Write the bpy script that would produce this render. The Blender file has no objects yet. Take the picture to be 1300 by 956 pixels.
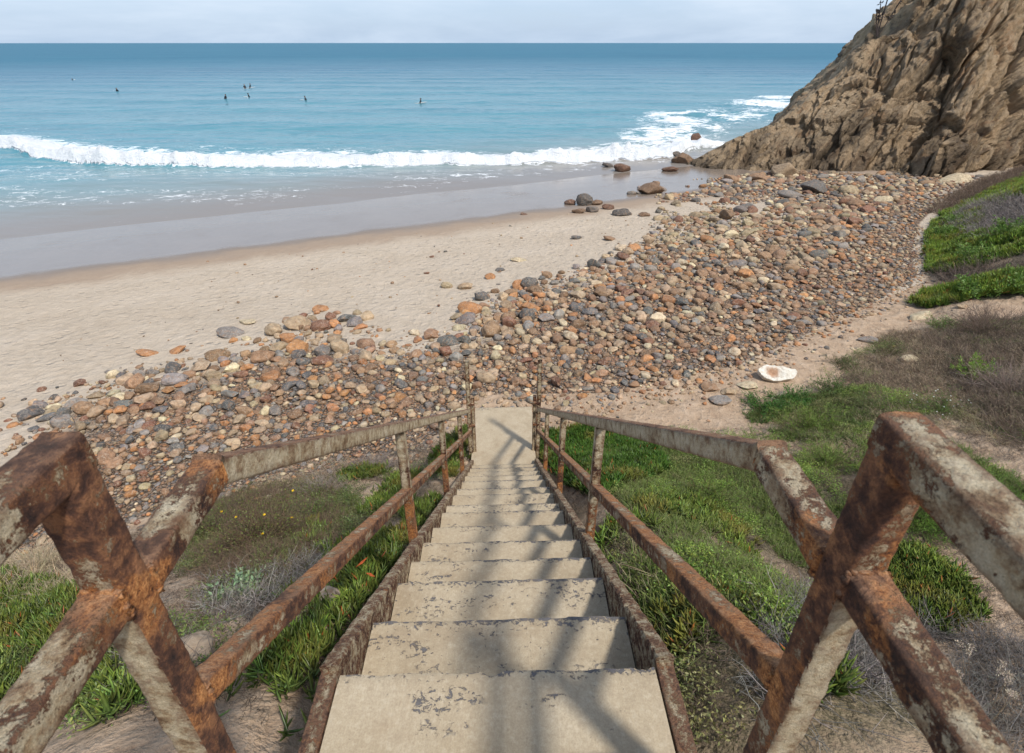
import bpy, math, random
import numpy as np
from mathutils import Vector
random.seed(7); RNG = np.random.default_rng(11)
S = bpy.context.scene; COL = S.collection
PI = math.pi
# ---------------------------------------------------------------- camera model (photo pixels, 1300 wide)
F = 685.0; PITCH = math.radians(29.0); CX, CY = 650.0, 433.5
cp, sp = math.cos(PITCH), math.sin(PITCH)
def ray(u, v):
    x = (u-CX)/F; y = (CY-v)/F
    return np.array([x, cp+y*sp, -sp+y*cp])
def proj(P):
    P = np.asarray(P, float); z = P[..., 1]*cp-P[..., 2]*sp; y = P[..., 1]*sp+P[..., 2]*cp
    zz = np.where(z > .01, z, .01)
    return CX+F*P[..., 0]/zz, CY-F*y/zz, z
# ---------------------------------------------------------------- noise
def _hash(ix, iy, iz, seed):
    h = (ix.astype(np.int64)*374761393+iy.astype(np.int64)*668265263+iz.astype(np.int64)*1442695041+seed*974634777) & 0xffffffff
    h = ((h ^ (h >> 13))*1274126177) & 0xffffffff
    h = ((h ^ (h >> 16))*1540483477) & 0xffffffff
    return ((h ^ (h >> 15)) & 0xffffff)/float(0xffffff)
def vnoise(p, seed=0):
    p = np.asarray(p, float); f = np.floor(p); t = p-f; t = t*t*t*(t*(t*6-15)+10)
    i = f.astype(np.int64); r = 0
    for dx in (0, 1):
        wx = t[..., 0] if dx else 1-t[..., 0]
        for dy in (0, 1):
            wy = t[..., 1] if dy else 1-t[..., 1]
            for dz in (0, 1):
                wz = t[..., 2] if dz else 1-t[..., 2]
                r = r+wx*wy*wz*_hash(i[..., 0]+dx, i[..., 1]+dy, i[..., 2]+dz, seed)
    return r*2-1
def fbm(p, oct=4, seed=0, gain=.5):
    p = np.asarray(p, float); a = 1; s = 0; n = 0
    for k in range(oct):
        s = s+a*vnoise(p*(2.03**k)+k*17.3, seed+k); n += a; a *= gain
    return s/n
def ridged(p, oct=4, seed=0):
    a = 1; s = 0; n = 0
    for k in range(oct):
        s = s+a*(1-np.abs(vnoise(p*(2.1**k)+k*9.1, seed+k))); n += a; a *= .5
    return s/n
def n2(X, Y, sc, oct=3, seed=0):
    return fbm(np.stack([X*sc, Y*sc, np.zeros_like(X)+.37], -1), oct, seed)
def sstep(a, b, x):
    t = np.clip((x-a)/(b-a), 0, 1); return t*t*(3-2*t)
# ---------------------------------------------------------------- terrain
FOOT = np.array([(-60, -8), (-14, 2.4), (-6.4, 4.6), (-3, 6.2), (0, 6.6), (1.5, 6.9), (4.1, 7.6), (7.1, 9.4), (11, 13), (12.9, 15.8), (17, 21.2), (24, 27), (45, 34), (90, 40)], float)
SP = np.array([-60, -30, -18, -12, -6, 0, 4, 7.5, 12, 30, 60, 400]); SZ = np.array([-5.3, -5.6, -5.72, -6.35, -7.0, -7.5, -7.76, -8.02, -8.35, -9.6, -12, -16])
def shore_s(X, Y): return (X+5.5)*-.414+(Y-24.7)*.910
def height(X, Y):
    X = np.asarray(X, float); Y = np.asarray(Y, float)
    z = np.interp(shore_s(X, Y), SP, SZ)
    d = np.full(X.shape, 1e9)
    for a, b in zip(FOOT[:-1], FOOT[1:]):
        e = b-a; t = np.clip(((X-a[0])*e[0]+(Y-a[1])*e[1])/(e@e), 0, 1)
        d = np.minimum(d, np.hypot(X-a[0]-t*e[0], Y-a[1]-t*e[1]))
    sg = np.interp(X, FOOT[:, 0], FOOT[:, 1])-Y
    d = np.where(sg > 0, d, 0)
    w = sstep(1.0, 3.2, X)
    k = .34+.36*sstep(10.3, 12.5, Y)
    rise = (d*d/(d+.25))*(.72*(1-w)+k*w)
    rise = rise-.25*sstep(.3, 2, d)*(1-w)-.22*np.exp(-(X/.75)**4)*sstep(.2, 1.2, d)
    veg = sstep(.2, 1.0, d)
    z = z+rise
    z = z+veg*(.10*n2(X, Y, .9, 3, 5)+.04*n2(X, Y, 3.5, 2, 6))*(1-.7*np.exp(-(X/.9)**4))
    cap = -1.95+sstep(2, 10, X)*1.2+sstep(-1, 3, -Y)*.4
    z = np.where(z > cap-.5, cap-.5+(1-np.exp(-(z-cap+.5)/.5))*.5, z)
    z = z-.14*np.exp(-(X/.8)**4)*sstep(8.3, 7.7, Y)
    beach = (1-veg)
    z = z+beach*(.05*n2(X, Y, .35, 2, 8)*sstep(0, -6, shore_s(X, Y)))
    return z
def ground_at(u, v, zmax=140):
    r = ray(u, v); t = np.linspace(.8, zmax, 6000)
    P = r[None, :]*t[:, None]; b = P[:, 2] < height(P[:, 0], P[:, 1])
    if not b.any(): i = 5999
    else: i = max(1, int(np.argmax(b)))
    lo, hi = t[i-1], t[i]
    for _ in range(12):
        m = (lo+hi)/2; q = r*m
        if q[2] < height(q[0], q[1]): hi = m
        else: lo = m
    return r*hi
def sea_at(u, v, z=-8.0):
    r = ray(u, v); return r*(z/r[2])
def poly_px(pts): return np.array([ground_at(*p)[:2] for p in pts])
def inpoly(X, Y, P):
    c = np.zeros(X.shape, bool); n = len(P); j = n-1
    for i in range(n):
        xi, yi = P[i]; xj, yj = P[j]
        m = ((yi > Y) != (yj > Y)) & (X < (xj-xi)*(Y-yi)/((yj-yi) if yj != yi else 1e-9)+xi)
        c ^= m; j = i
    return c
def polydist(X, Y, P):
    d = np.full(X.shape, 1e9)
    for a, b in zip(P, np.roll(P, -1, 0)):
        e = b-a; t = np.clip(((X-a[0])*e[0]+(Y-a[1])*e[1])/(e@e+1e-9), 0, 1)
        d = np.minimum(d, np.hypot(X-a[0]-t*e[0], Y-a[1]-t*e[1]))
    return d
# ---------------------------------------------------------------- mesh helpers
def mesh_arr(name, V, Fc, mat=None, col=None, smooth=True, attrs=None, parent=None, link=True):
    me = bpy.data.meshes.new(name); V = np.ascontiguousarray(V, np.float32)
    if isinstance(Fc, tuple): Fl = [np.asarray(f, np.int32) for f in Fc if len(f)]
    else: Fl = [np.asarray(Fc, np.int32)]
    me.vertices.add(len(V)); me.vertices.foreach_set('co', V.ravel())
    loops = np.concatenate([f.ravel() for f in Fl]); me.loops.add(len(loops)); me.loops.foreach_set('vertex_index', loops)
    tot = np.concatenate([np.full(len(f), f.shape[1], np.int32) for f in Fl])
    st = np.concatenate([[0], np.cumsum(tot)[:-1]]).astype(np.int32)
    me.polygons.add(len(tot)); me.polygons.foreach_set('loop_start', st)
    me.polygons.foreach_set('use_smooth', np.full(len(tot), smooth, bool))
    if col is not None:
        a = me.color_attributes.new('Col', 'FLOAT_COLOR', 'POINT'); c = np.ones((len(V), 4), np.float32); c[:, :3] = col
        a.data.foreach_set('color', c.ravel())
    for k, arr in (attrs or {}).items():
        a = me.attributes.new(k, 'FLOAT', 'POINT'); a.data.foreach_set('value', np.ascontiguousarray(arr, np.float32))
    me.update(calc_edges=True)
    if mat: me.materials.append(mat)
    if not link: return me
    o = bpy.data.objects.new(name, me); COL.objects.link(o)
    if parent: o.parent = parent
    return o
def tag(o, label=None, cat=None, group=None, kind=None):
    if label: o['label'] = label
    if cat: o['category'] = cat
    if group: o['group'] = group
    if kind: o['kind'] = kind
    return o
def empty(name, loc, label, cat, group=None):
    o = bpy.data.objects.new(name, None); COL.objects.link(o); o.location = loc; o.empty_display_size = .1
    return tag(o, label, cat, group)
def grid_faces(nr, nc, wrap=False):
    i = np.arange(nr-1)[:, None]; j = np.arange(nc if wrap else nc-1)[None, :]; j2 = (j+1) % nc
    return np.stack(np.broadcast_arrays(i*nc+j, i*nc+j2, (i+1)*nc+j2, (i+1)*nc+j), -1).reshape(-1, 4)
# ---------------------------------------------------------------- materials
def srgb(r, g, b):
    f = lambda c: (c/255/12.92) if c/255 <= .04045 else ((c/255+.055)/1.055)**2.4
    return (f(r), f(g), f(b))
class NT:
    def __init__(s, name, world=False):
        s.m = bpy.data.worlds.new(name) if world else bpy.data.materials.new(name)
        s.m.use_nodes = True; s.t = s.m.node_tree; s.t.nodes.clear()
    def n(s, typ, ins=None, **kw):
        nd = s.t.nodes.new(typ)
        for k, v in kw.items(): setattr(nd, k, v)
        for k, v in (ins or {}).items():
            if isinstance(v, (bpy.types.NodeSocket,)): s.t.links.new(v, nd.inputs[k])
            else:
                if isinstance(v, tuple) and nd.inputs[k].type == 'RGBA' and len(v) == 3: v = v+(1,)
                nd.inputs[k].default_value = v
        return nd
    def math(s, op, a, b=0, c=0, clamp=False):
        return s.n('ShaderNodeMath', {0: a, 1: b, 2: c}, operation=op, use_clamp=clamp).outputs[0]
    def mix(s, f, a, b, mode='MIX'):
        nd = s.n('ShaderNodeMix', {}, data_type='RGBA', blend_type=mode)
        for k, v in ((0, f), (6, a), (7, b)):
            if isinstance(v, bpy.types.NodeSocket): s.t.links.new(v, nd.inputs[k])
            else: nd.inputs[k].default_value = (v+(1,)) if isinstance(v, tuple) and len(v) == 3 else v
        return nd.outputs[2]
    def noise(s, vec, scale, detail=4, rough=.55, dist=0, out=0):
        return s.n('ShaderNodeTexNoise', {'Vector': vec, 'Scale': scale, 'Detail': detail, 'Roughness': rough, 'Distortion': dist}).outputs[out]
    def ramp(s, f, stops, interp='LINEAR'):
        nd = s.n('ShaderNodeValToRGB', {0: f}); r = nd.color_ramp; r.interpolation = interp
        while len(r.elements) < len(stops): r.elements.new(.5)
        for e, (p, c) in zip(r.elements, stops):
            e.position = p; e.color = (c if isinstance(c, tuple) else (c, c, c))+(1,)
        return nd.outputs[0]
    def rng(s, f, a, b, c=0, d=1, smooth=False):
        return s.n('ShaderNodeMapRange', {0: f, 1: a, 2: b, 3: c, 4: d}, clamp=True, interpolation_type='SMOOTHSTEP' if smooth else 'LINEAR').outputs[0]
    def map(s, vec, scale=(1, 1, 1), rot=(0, 0, 0), loc=(0, 0, 0)):
        return s.n('ShaderNodeMapping', {'Vector': vec, 'Scale': scale, 'Rotation': rot, 'Location': loc}).outputs[0]
    def attr(s, name, typ='GEOMETRY'):
        return s.n('ShaderNodeAttribute', attribute_name=name, attribute_type=typ)
    def pos(s): return s.n('ShaderNodeNewGeometry').outputs[0]
    def obj(s): return s.n('ShaderNodeTexCoord').outputs[3]
    def bump(s, h, dist, strength=1, normal=None):
        i = {'Height': h, 'Distance': dist, 'Strength': strength}
        if normal: i['Normal'] = normal
        return s.n('ShaderNodeBump', i).outputs[0]
    def out(s, col, rough=.8, normal=None, spec=.3, **kw):
        i = {'Base Color': col, 'Roughness': rough, 'Specular IOR Level': spec}
        if normal: i['Normal'] = normal
        i.update(kw); b = s.n('ShaderNodeBsdfPrincipled', i)
        o = s.n('ShaderNodeOutputMaterial', {'Surface': b.outputs[0]}); return s.m

def mat_rust(name, paint=.45, orange=.5, scale=1.0, top=0.0, fade=0.0, otop=0.0, oalong=0.0, face=0.0):
    """worn steel tube: flaking beige paint over dark, brown and orange rust; edges and welds are worn first"""
    t = NT(name); p = t.pos(); edge = t.attr('edge').outputs[2]; joint = t.attr('joint').outputs[2]; along = t.attr('along').outputs[2]
    nz = t.n('ShaderNodeSeparateXYZ', {0: t.n('ShaderNodeNewGeometry').outputs['True Normal']}).outputs[2]; up = t.rng(nz, .3, .7); ny = t.n('ShaderNodeSeparateXYZ', {0: t.n('ShaderNodeNewGeometry').outputs['True Normal']}).outputs[1]; nearf = t.rng(ny, -.9, -.6, 1, 0)
    big = t.noise(p, 7.5*scale, 8, .66, .2); mid = t.noise(t.map(p, loc=(3, 1, 7)), 34*scale, 8, .74, .2); fine = t.noise(p, 170*scale, 4, .75); pit = t.noise(p, 420, 2, .8)
    v = t.math('MULTIPLY_ADD', mid, .5, t.math('MULTIPLY', big, .5))
    rust = t.ramp(v, [(.38, (.024, .013, .011)), (.45, (.085, .038, .024)), (.50, (.19, .082, .042)), (.54, (.36, .165, .075)), (.59, (.25, .115, .058)), (.68, (.085, .046, .038))])
    om = t.noise(t.map(p, loc=(9, 2, 4)), 7*scale, 8, .68, .3)
    om = t.math('ADD', om, t.math('MULTIPLY_ADD', joint, .11, t.math('MULTIPLY_ADD', along, oalong, t.math('MULTIPLY', up, otop))))
    om = t.rng(om, .70-.24*orange, .78-.24*orange)
    rust = t.mix(t.math('MULTIPLY', om, .8), rust, t.ramp(t.math('MULTIPLY_ADD', fine, .5, t.math('MULTIPLY', mid, .5)), [(.40, (.13, .045, .020)), (.48, (.46, .17, .045)), (.57, (.72, .34, .12))]))
    pk = t.math('ADD', t.math('MULTIPLY', v, 1.0), t.math('MULTIPLY_ADD', fine, .20, t.math('MULTIPLY_ADD', pit, .06, -.08)))
    pk = t.math('SUBTRACT', pk, t.math('MULTIPLY', edge, .07)); pk = t.math('SUBTRACT', pk, t.math('MULTIPLY', joint, .16))
    pk = t.math('SUBTRACT', pk, t.math('MULTIPLY', up, top)); pk = t.math('SUBTRACT', pk, t.math('MULTIPLY', along, fade)); pk = t.math('ADD', pk, t.math('MULTIPLY', t.math('MULTIPLY', nearf, t.rng(along, .07, .14)), face))
    lim = .66-.22*paint
    pmask = t.rng(pk, lim-.008, lim+.016)
    pn = t.noise(t.map(p, loc=(2, 2, 2)), 19*scale, 8, .75)
    pc = t.ramp(pn, [(.36, (.15, .085, .040)), (.43, (.34, .235, .13)), (.50, (.52, .42, .27)), (.64, (.66, .57, .40))])
    pc = t.mix(t.rng(fine, .52, .72, 0, .55), pc, (.15, .085, .045))
    pc = t.mix(t.rng(t.math('ADD', mid, t.math('MULTIPLY', edge, .12)), .52, .64, 0, .6), pc, (.19, .095, .05))
    rust = t.mix(t.math('MULTIPLY', up, t.rng(v, .44, .56, .15, .75)), rust, t.mix(mid, (.20, .10, .062), (.60, .39, .24)))
    halo = t.math('SUBTRACT', t.rng(pk, lim-.04, lim), pmask, clamp=True)
    c = t.mix(pmask, t.mix(t.math('MULTIPLY', halo, .5), rust, (.30, .12, .04)), pc)
    g = t.math('MULTIPLY_ADD', pit, .5, t.math('MULTIPLY', fine, .5)); g = t.rng(g, .35, .65, .62, 1.32)
    c = t.mix(1.0, c, t.n('ShaderNodeCombineColor', {0: g, 1: g, 2: g}).outputs[0], 'MULTIPLY')
    c = t.mix(t.math('MULTIPLY', edge, .45), c, t.mix(mid, (.035, .02, .018), (.15, .075, .045)))
    h = t.math('ADD', t.math('MULTIPLY', pmask, .45), t.math('ADD', t.math('MULTIPLY', mid, 1.1), t.math('MULTIPLY_ADD', pit, .12, t.math('MULTIPLY', fine, .32))))
    return t.out(c, t.rng(pmask, 0, 1, .82, .6), t.bump(h, .013, 1.0), .3)

def mat_concrete_tread():
    t = NT('weathered_concrete'); o = t.obj(); p = t.pos(); rnd = t.n('ShaderNodeObjectInfo').outputs['Random']
    off = t.n('ShaderNodeVectorMath', {0: o, 1: t.n('ShaderNodeCombineXYZ', {0: t.math('MULTIPLY', rnd, 40), 1: 0, 2: t.math('MULTIPLY', rnd, 17)}).outputs[0]}, operation='ADD').outputs[0]
    base = t.ramp(t.noise(off, 3.5, 6, .6, .3), [(.25, (.33, .26, .17)), (.5, (.44, .36, .245)), (.75, (.50, .42, .30))])
    grain = t.noise(t.map(off, scale=(1.2, 1, 1)), 190, 3, .8)
    base = t.mix(t.rng(grain, .38, .7, 0, .5), base, (.24, .18, .12))
    g2 = t.noise(off, 55, 5, .75); base = t.mix(t.rng(g2, .5, .72, 0, .4), base, (.26, .20, .14)); base = t.mix(t.rng(g2, .48, .3, 0, .35), base, (.60, .53, .41))
    brush = t.noise(t.map(off, scale=(90, 2.2, 1)), 1.6, 3, .6)
    base = t.mix(t.rng(brush, .45, .7, 0, .14), base, (.28, .22, .16))
    spots = t.rng(t.n('ShaderNodeTexVoronoi', {'Vector': off, 'Scale': 7.5}).outputs[0], .035, .07, 1, 0)
    spots = t.math('MULTIPLY', spots, t.rng(t.noise(off, 5, 2), .5, .6))
    base = t.mix(t.math('MULTIPLY', spots, .65), base, (.13, .085, .06))
    y = t.n('ShaderNodeSeparateXYZ', {0: o}).outputs[1]           # 0 at the worn front edge, negative behind it
    near = t.rng(y, -.10, 0, 0, 1); n1 = t.noise(t.map(off, scale=(1, 1.3, 1)), 42, 6, .75, .5)
    wear = t.rng(t.noise(t.map(o, scale=(0, 0, 0)), 1, 0), 0, 1)
    thr = t.math('SUBTRACT', t.math('MULTIPLY_ADD', rnd, .08, .615), t.math('MULTIPLY', t.math('POWER', near, 3.5), .20))
    chip = t.rng(t.math('SUBTRACT', n1, thr), 0, .015)
    band = t.math('MULTIPLY', t.rng(t.noise(t.map(off, scale=(1, 2.2, 1), loc=(4, 4, 0)), 3.2, 4, .6), .575, .60), t.rng(n1, .48, .5))
    chip = t.math('MAXIMUM', chip, t.math('MULTIPLY', t.math('MULTIPLY', band, t.rng(y, -.30, -.12)), t.rng(n1, .55, .57)))
    chip = t.math('MAXIMUM', chip, 0)
    chipc = t.mix(t.noise(off, 60, 3), (.055, .055, .062), (.15, .145, .155))
    c = t.mix(t.math('MULTIPLY', chip, .9), base, chipc)
    dirt = t.rng(t.noise(off, 9, 4, .6), .5, .75, 0, .35)
    c = t.mix(dirt, c, (.27, .19, .115))
    h = t.math('SUBTRACT', t.math('ADD', t.math('MULTIPLY', grain, .4), t.math('MULTIPLY', brush, .3)), t.math('MULTIPLY', chip, .8))
    return t.out(c, .9, t.bump(h, .003, .8), .15)

def mat_stone(mode):
    t = NT('beach_stone' if mode == 'OBJECT' else 'shingle_stone'); o = t.obj(); p = t.pos()
    a = t.attr('tint', 'OBJECT') if mode == 'OBJECT' else t.attr('Col')
    c = a.outputs[0]
    n1 = t.noise(p, 9, 5, .65, .5); n2_ = t.noise(t.map(p, loc=(7, 3, 1)), 38, 5, .7)
    k = t.math('ADD', t.math('MULTIPLY', t.rng(n1, .3, .7), .8), .5)
    c = t.mix(1, c, t.n('ShaderNodeCombineColor', {0: k, 1: k, 2: k}).outputs[0], 'MULTIPLY')
    c = t.mix(t.rng(t.noise(t.map(p, loc=(1, 9, 4)), 13, 6, .7), .52, .62, 0, .55), c, (.30, .165, .085))
    c = t.mix(t.rng(n2_, .54, .66, 0, .6), c, (.40, .33, .25))
    c = t.mix(t.rng(n2_, .45, .3, 0, .6), c, (.055, .048, .042))
    vein = t.rng(t.math('ABSOLUTE', t.math('SUBTRACT', t.noise(p, 5, 2, .5, 1.2), .5)), .006, .012, .35, 0)
    c = t.mix(vein, c, (.5, .42, .33))
    h = t.math('ADD', n1, t.math('MULTIPLY', n2_, .6))
    return t.out(c, .78, t.bump(h, .02, .7), .3)

def mat_leaf(name, rough=.45, trans=.25):
    t = NT(name); c = t.attr('Col').outputs[0]
    n = t.noise(t.pos(), 60, 2, .5); k = t.rng(n, .3, .7, .75, 1.25)
    c = t.mix(1, c, t.n('ShaderNodeCombineColor', {0: k, 1: k, 2: k}).outputs[0], 'MULTIPLY')
    b = t.n('ShaderNodeBsdfPrincipled', {'Base Color': c, 'Roughness': rough, 'Specular IOR Level': .35})
    tr = t.n('ShaderNodeBsdfTranslucent', {0: c})
    t.n('ShaderNodeOutputMaterial', {'Surface': t.n('ShaderNodeMixShader', {0: trans, 1: b.outputs[0], 2: tr.outputs[0]}).outputs[0]})
    return t.m

def mat_ground():
    t = NT('ground_sand_and_soil'); p = t.pos()
    wet = t.attr('wet').outputs[2]; grav = t.attr('gravel').outputs[2]; soil = t.attr('soil').outputs[2]; litter = t.attr('litter').outputs[2]
    lo = t.noise(p, .55, 5, .6, .4); mid = t.noise(p, 4.5, 6, .62, .3); fine = t.noise(p, 46, 5, .7); grit = t.noise(p, 300, 2, .8)
    dry = t.ramp(t.math('MULTIPLY_ADD', lo, .5, t.math('MULTIPLY', mid, .5)), [(.3, (.41, .33, .245)), (.5, (.48, .395, .30)), (.7, (.53, .445, .35))])
    dry = t.mix(t.rng(grit, .55, .8, 0, .3), dry, (.24, .17, .11))
    specks = t.rng(t.n('ShaderNodeTexVoronoi', {'Vector': p, 'Scale': 3.1}).outputs[0], .03, .06, .8, 0)
    dry = t.mix(t.math('MULTIPLY', specks, t.rng(lo, .45, .6)), dry, (.20, .13, .08))
    damp = t.mix(mid, (.30, .22, .155), (.36, .275, .20))
    w = t.math('ADD', wet, t.math('MULTIPLY_ADD', lo, .5, -.25))
    sand = t.mix(t.rng(w, .18, .45, smooth=True), dry, damp)
    wcol = t.mix(t.math('MULTIPLY_ADD', mid, .4, t.math('MULTIPLY', lo, .6)), (.17, .132, .10), (.27, .215, .17))
    wm = t.rng(w, .42, .70, smooth=True)
    sand = t.mix(wm, sand, wcol)
    soilc = t.ramp(t.math('MULTIPLY_ADD', mid, .6, t.math('MULTIPLY', fine, .4)), [(.3, (.22, .145, .095)), (.46, (.38, .27, .18)), (.60, (.47, .35, .245)), (.75, (.52, .41, .30))])
    c = t.mix(t.rng(t.math('ADD', soil, t.math('MULTIPLY_ADD', mid, .5, -.25)), .35, .65), sand, soilc)
    lit = t.ramp(t.noise(t.map(p, scale=(1, 1, 1)), 38, 5, .8, 1.5), [(.3, (.03, .026, .015)), (.48, (.10, .085, .048)), (.60, (.22, .175, .11)), (.8, (.34, .28, .19))])
    c = t.mix(t.rng(t.math('ADD', litter, t.math('MULTIPLY_ADD', fine, .5, -.25)), .35, .65), c, lit)
    v = t.n('ShaderNodeTexVoronoi', {'Vector': p, 'Scale': 26}); v2 = t.n('ShaderNodeTexVoronoi', {'Vector': p, 'Scale': 60})
    hsv = t.n('ShaderNodeSeparateColor', {0: v.outputs[1]})
    pc = t.ramp(hsv.outputs[0], [(0, (.11, .105, .10)), (.2, (.19, .17, .155)), (.4, (.27, .17, .10)), (.6, (.36, .25, .17)), (.8, (.33, .15, .07)), (1, (.48, .40, .29))])
    pc = t.mix(t.rng(v.outputs[0], .42, .62), pc, (.07, .048, .032))
    gm = t.rng(t.math('ADD', grav, t.math('MULTIPLY_ADD', mid, .7, -.35)), .35, .6)
    gm = t.math('MULTIPLY', gm, t.rng(fine, .30, .5, .55, 1))
    c = t.mix(gm, c, pc)
    # footprints and hummocks in the dry sand
    foot = t.rng(t.n('ShaderNodeTexVoronoi', {'Vector': t.map(p, scale=(2.2, 3.2, 1)), 'Scale': 1.0, 'Randomness': 1.0}).outputs[0], .10, .24)
    h1 = t.math('MULTIPLY', t.math('ADD', t.math('MULTIPLY', foot, .5), t.math('MULTIPLY', mid, 1.3)), t.math('SUBTRACT', 1, t.rng(w, .1, .5)))
    h = t.math('ADD', t.math('MULTIPLY', h1, .11), t.math('ADD', t.math('MULTIPLY', fine, .010), t.math('MULTIPLY', t.math('MULTIPLY', gm, t.math('SUBTRACT', 1, v.outputs[0])), .03)))
    h = t.math('MULTIPLY', h, t.rng(wm, 0, 1, 1, .05))
    bs = t.bump(h, 1.0, .9)
    rough = t.math('MULTIPLY_ADD', t.noise(t.map(p, scale=(.3, 1, 1)), 1.2, 5, .7), .16, t.rng(w, .50, 1.0, .90, .10, smooth=True))
    return t.out(c, rough, bs, t.rng(wm, 0, 1, .15, .55))

def mat_sea():
    t = NT('sea_water'); p = t.pos(); foam = t.attr('foam').outputs[2]; dep = t.attr('depth').outputs[2]; dist = t.attr('dist').outputs[2]
    big = t.noise(t.map(p, scale=(.4, 1, 1)), .035, 5, .6); med = t.noise(t.map(p, scale=(.35, 1, 1)), .22, 5, .65)
    far = t.mix(t.math('MULTIPLY_ADD', big, .6, t.math('MULTIPLY', med, .4)), (.011, .080, .145), (.042, .185, .255))
    mid = t.mix(med, (.040, .170, .230), (.105, .285, .31))
    sh = t.mix(med, (.16, .225, .225), (.24, .29, .28))
    c = t.mix(t.rng(dist, 45, 230, smooth=True), mid, far)
    c = t.mix(t.rng(t.math('ADD', dep, t.math('MULTIPLY_ADD', med, .8, -.4)), .25, 1.6, 1, 0, smooth=True), c, sh)
    c = t.mix(t.rng(t.math('ADD', dep, t.math('MULTIPLY_ADD', med, .5, -.25)), .05, .85, 1, 0, smooth=True), c, (.225, .20, .175))
    fn = t.noise(t.map(p, scale=(.6, 1, 1)), 1.6, 7, .72, .8); ff = t.noise(p, 9, 4, .7)
    lace = t.rng(t.math('ADD', foam, t.math('MULTIPLY_ADD', fn, 1.3, t.math('MULTIPLY_ADD', ff, .3, -.8))), .42, .60)
    fc = t.mix(t.rng(ff, .3, .7), (.70, .74, .76), (.88, .89, .89))
    c = t.mix(lace, c, fc)
    w1 = t.noise(t.map(p, scale=(.45, 1, 1)), 1.1, 5, .62, .3); w2 = t.noise(t.map(p, scale=(.4, 1, 1), rot=(0, 0, .35)), .28, 4, .6)
    w3 = t.noise(t.map(p, scale=(.3, 1, 1)), .06, 4, .6)
    h = t.math('ADD', t.math('MULTIPLY', w1, .10), t.math('ADD', t.math('MULTIPLY', w2, .30), t.math('MULTIPLY', w3, 1.2)))
    h = t.math('MULTIPLY', h, t.rng(dep, .0, .9, .10, .85))
    h = t.math('ADD', h, t.math('MULTIPLY', t.math('MULTIPLY', t.math('MULTIPLY', lace, t.rng(foam, .55, .8)), t.math('MULTIPLY_ADD', ff, .8, fn)), .2))
    n = t.bump(h, 1.0, 1.0)
    b = t.n('ShaderNodeBsdfPrincipled', {'Base Color': c, 'Roughness': t.math('MAXIMUM', t.rng(lace, 0, 1, .16, .9), t.rng(dist, 40, 400, .14, .42)), 'Specular IOR Level': t.math('MULTIPLY', t.rng(lace, 0, 1, 1, .3), t.rng(dist, 30, 300, .36, .14)), 'IOR': 1.33, 'Normal': n})
    t.n('ShaderNodeOutputMaterial', {'Surface': b.outputs[0]})
    return t.m

def mat_cliff():
    t = NT('cliff_rock'); p = t.pos(); hz = t.n('ShaderNodeSeparateXYZ', {0: p}).outputs[2]
    rot = t.map(p, rot=(0, .88, 0)); st = t.map(rot, scale=(.22, .5, 1.6)); st2 = t.map(rot, scale=(.35, .7, 3.2))
    a = t.noise(p, .16, 7, .62, .4); b = t.noise(st, .9, 9, .72, .3); f = t.noise(p, 2.6, 10, .78); g = t.noise(st2, 2.0, 8, .75)
    c = t.ramp(t.math('MULTIPLY_ADD', a, .45, t.math('MULTIPLY_ADD', b, .35, t.math('MULTIPLY', g, .2))), [(.36, (.15, .115, .078)), (.42, (.32, .235, .15)), (.48, (.50, .36, .22)), (.54, (.66, .49, .31)), (.62, (.72, .56, .37)), (.75, (.52, .45, .35))])
    c = t.mix(t.rng(f, .40, .50, .5, 0), c, (.12, .09, .065))
    c = t.mix(t.rng(f, .52, .66, 0, .5), c, (.68, .54, .38))
    c = t.mix(t.rng(t.noise(p, .7, 7, .7), .53, .62, 0, .55), c, (.50, .27, .13))
    grey = t.rng(t.noise(t.map(st, loc=(5, 9, 2)), .6, 7, .7),   .55, .62, 0, .6)
    c = t.mix(grey, c, t.mix(f, (.10, .09, .08), (.23, .205, .17)))
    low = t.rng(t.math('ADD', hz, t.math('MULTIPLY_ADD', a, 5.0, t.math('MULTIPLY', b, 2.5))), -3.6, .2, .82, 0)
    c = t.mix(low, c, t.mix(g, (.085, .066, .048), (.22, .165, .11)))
    c = t.mix(t.rng(g, .42, .34, 0, .85), c, (.035, .028, .022))
    band = t.noise(t.map(rot, scale=(.12, .3, .8), loc=(3, 3, 3)), 1.0, 6, .65)
    c = t.mix(t.rng(band, .45, .38, 0, .5), c, t.mix(f, (.09, .07, .05), (.22, .16, .11)))
    c = t.mix(t.rng(band, .50, .58, 0, .6), c, (.78, .56, .34))
    h = t.math('ADD', t.math('MULTIPLY', b, .6), t.math('ADD', t.math('MULTIPLY', g, .6), t.math('MULTIPLY', f, .9)))
    return t.out(c, .88, t.bump(h, .8, 1.0), .2)

def mat_plain(name, col, rough=.6, var=.25, scale=20, spec=.3):
    t = NT(name); n = t.noise(t.pos(), scale, 4, .6)
    lo = tuple(c*(1-var) for c in col); hi = tuple(min(1, c*(1+var)) for c in col)
    return t.out(t.mix(n, lo, hi), rough, t.bump(n, .004, .5), spec)

M_rustA = mat_rust('rusted_steel_dark', .40, .62, face=.22); M_rustB = mat_rust('rusted_steel_flaking', .74, .62); M_paint = mat_rust('rusted_steel_painted', 1.32, .0, top=.22)
M_orange = mat_rust('rusted_steel_orange', .42, .78, otop=.16); M_string = mat_rust('rusted_stringer', .50, .45, 2.6)
M_post = mat_rust('rusted_baluster', 1.05, .45, fade=.26, oalong=.20)
M_conc = mat_concrete_tread(); M_stone = mat_stone('OBJECT'); M_shingle = mat_stone('GEOMETRY')
M_leaf = mat_leaf('leaf'); M_succ = mat_leaf('succulent_leaf', .35, .12); M_twig = mat_leaf('dry_twig', .85, .05)
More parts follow.
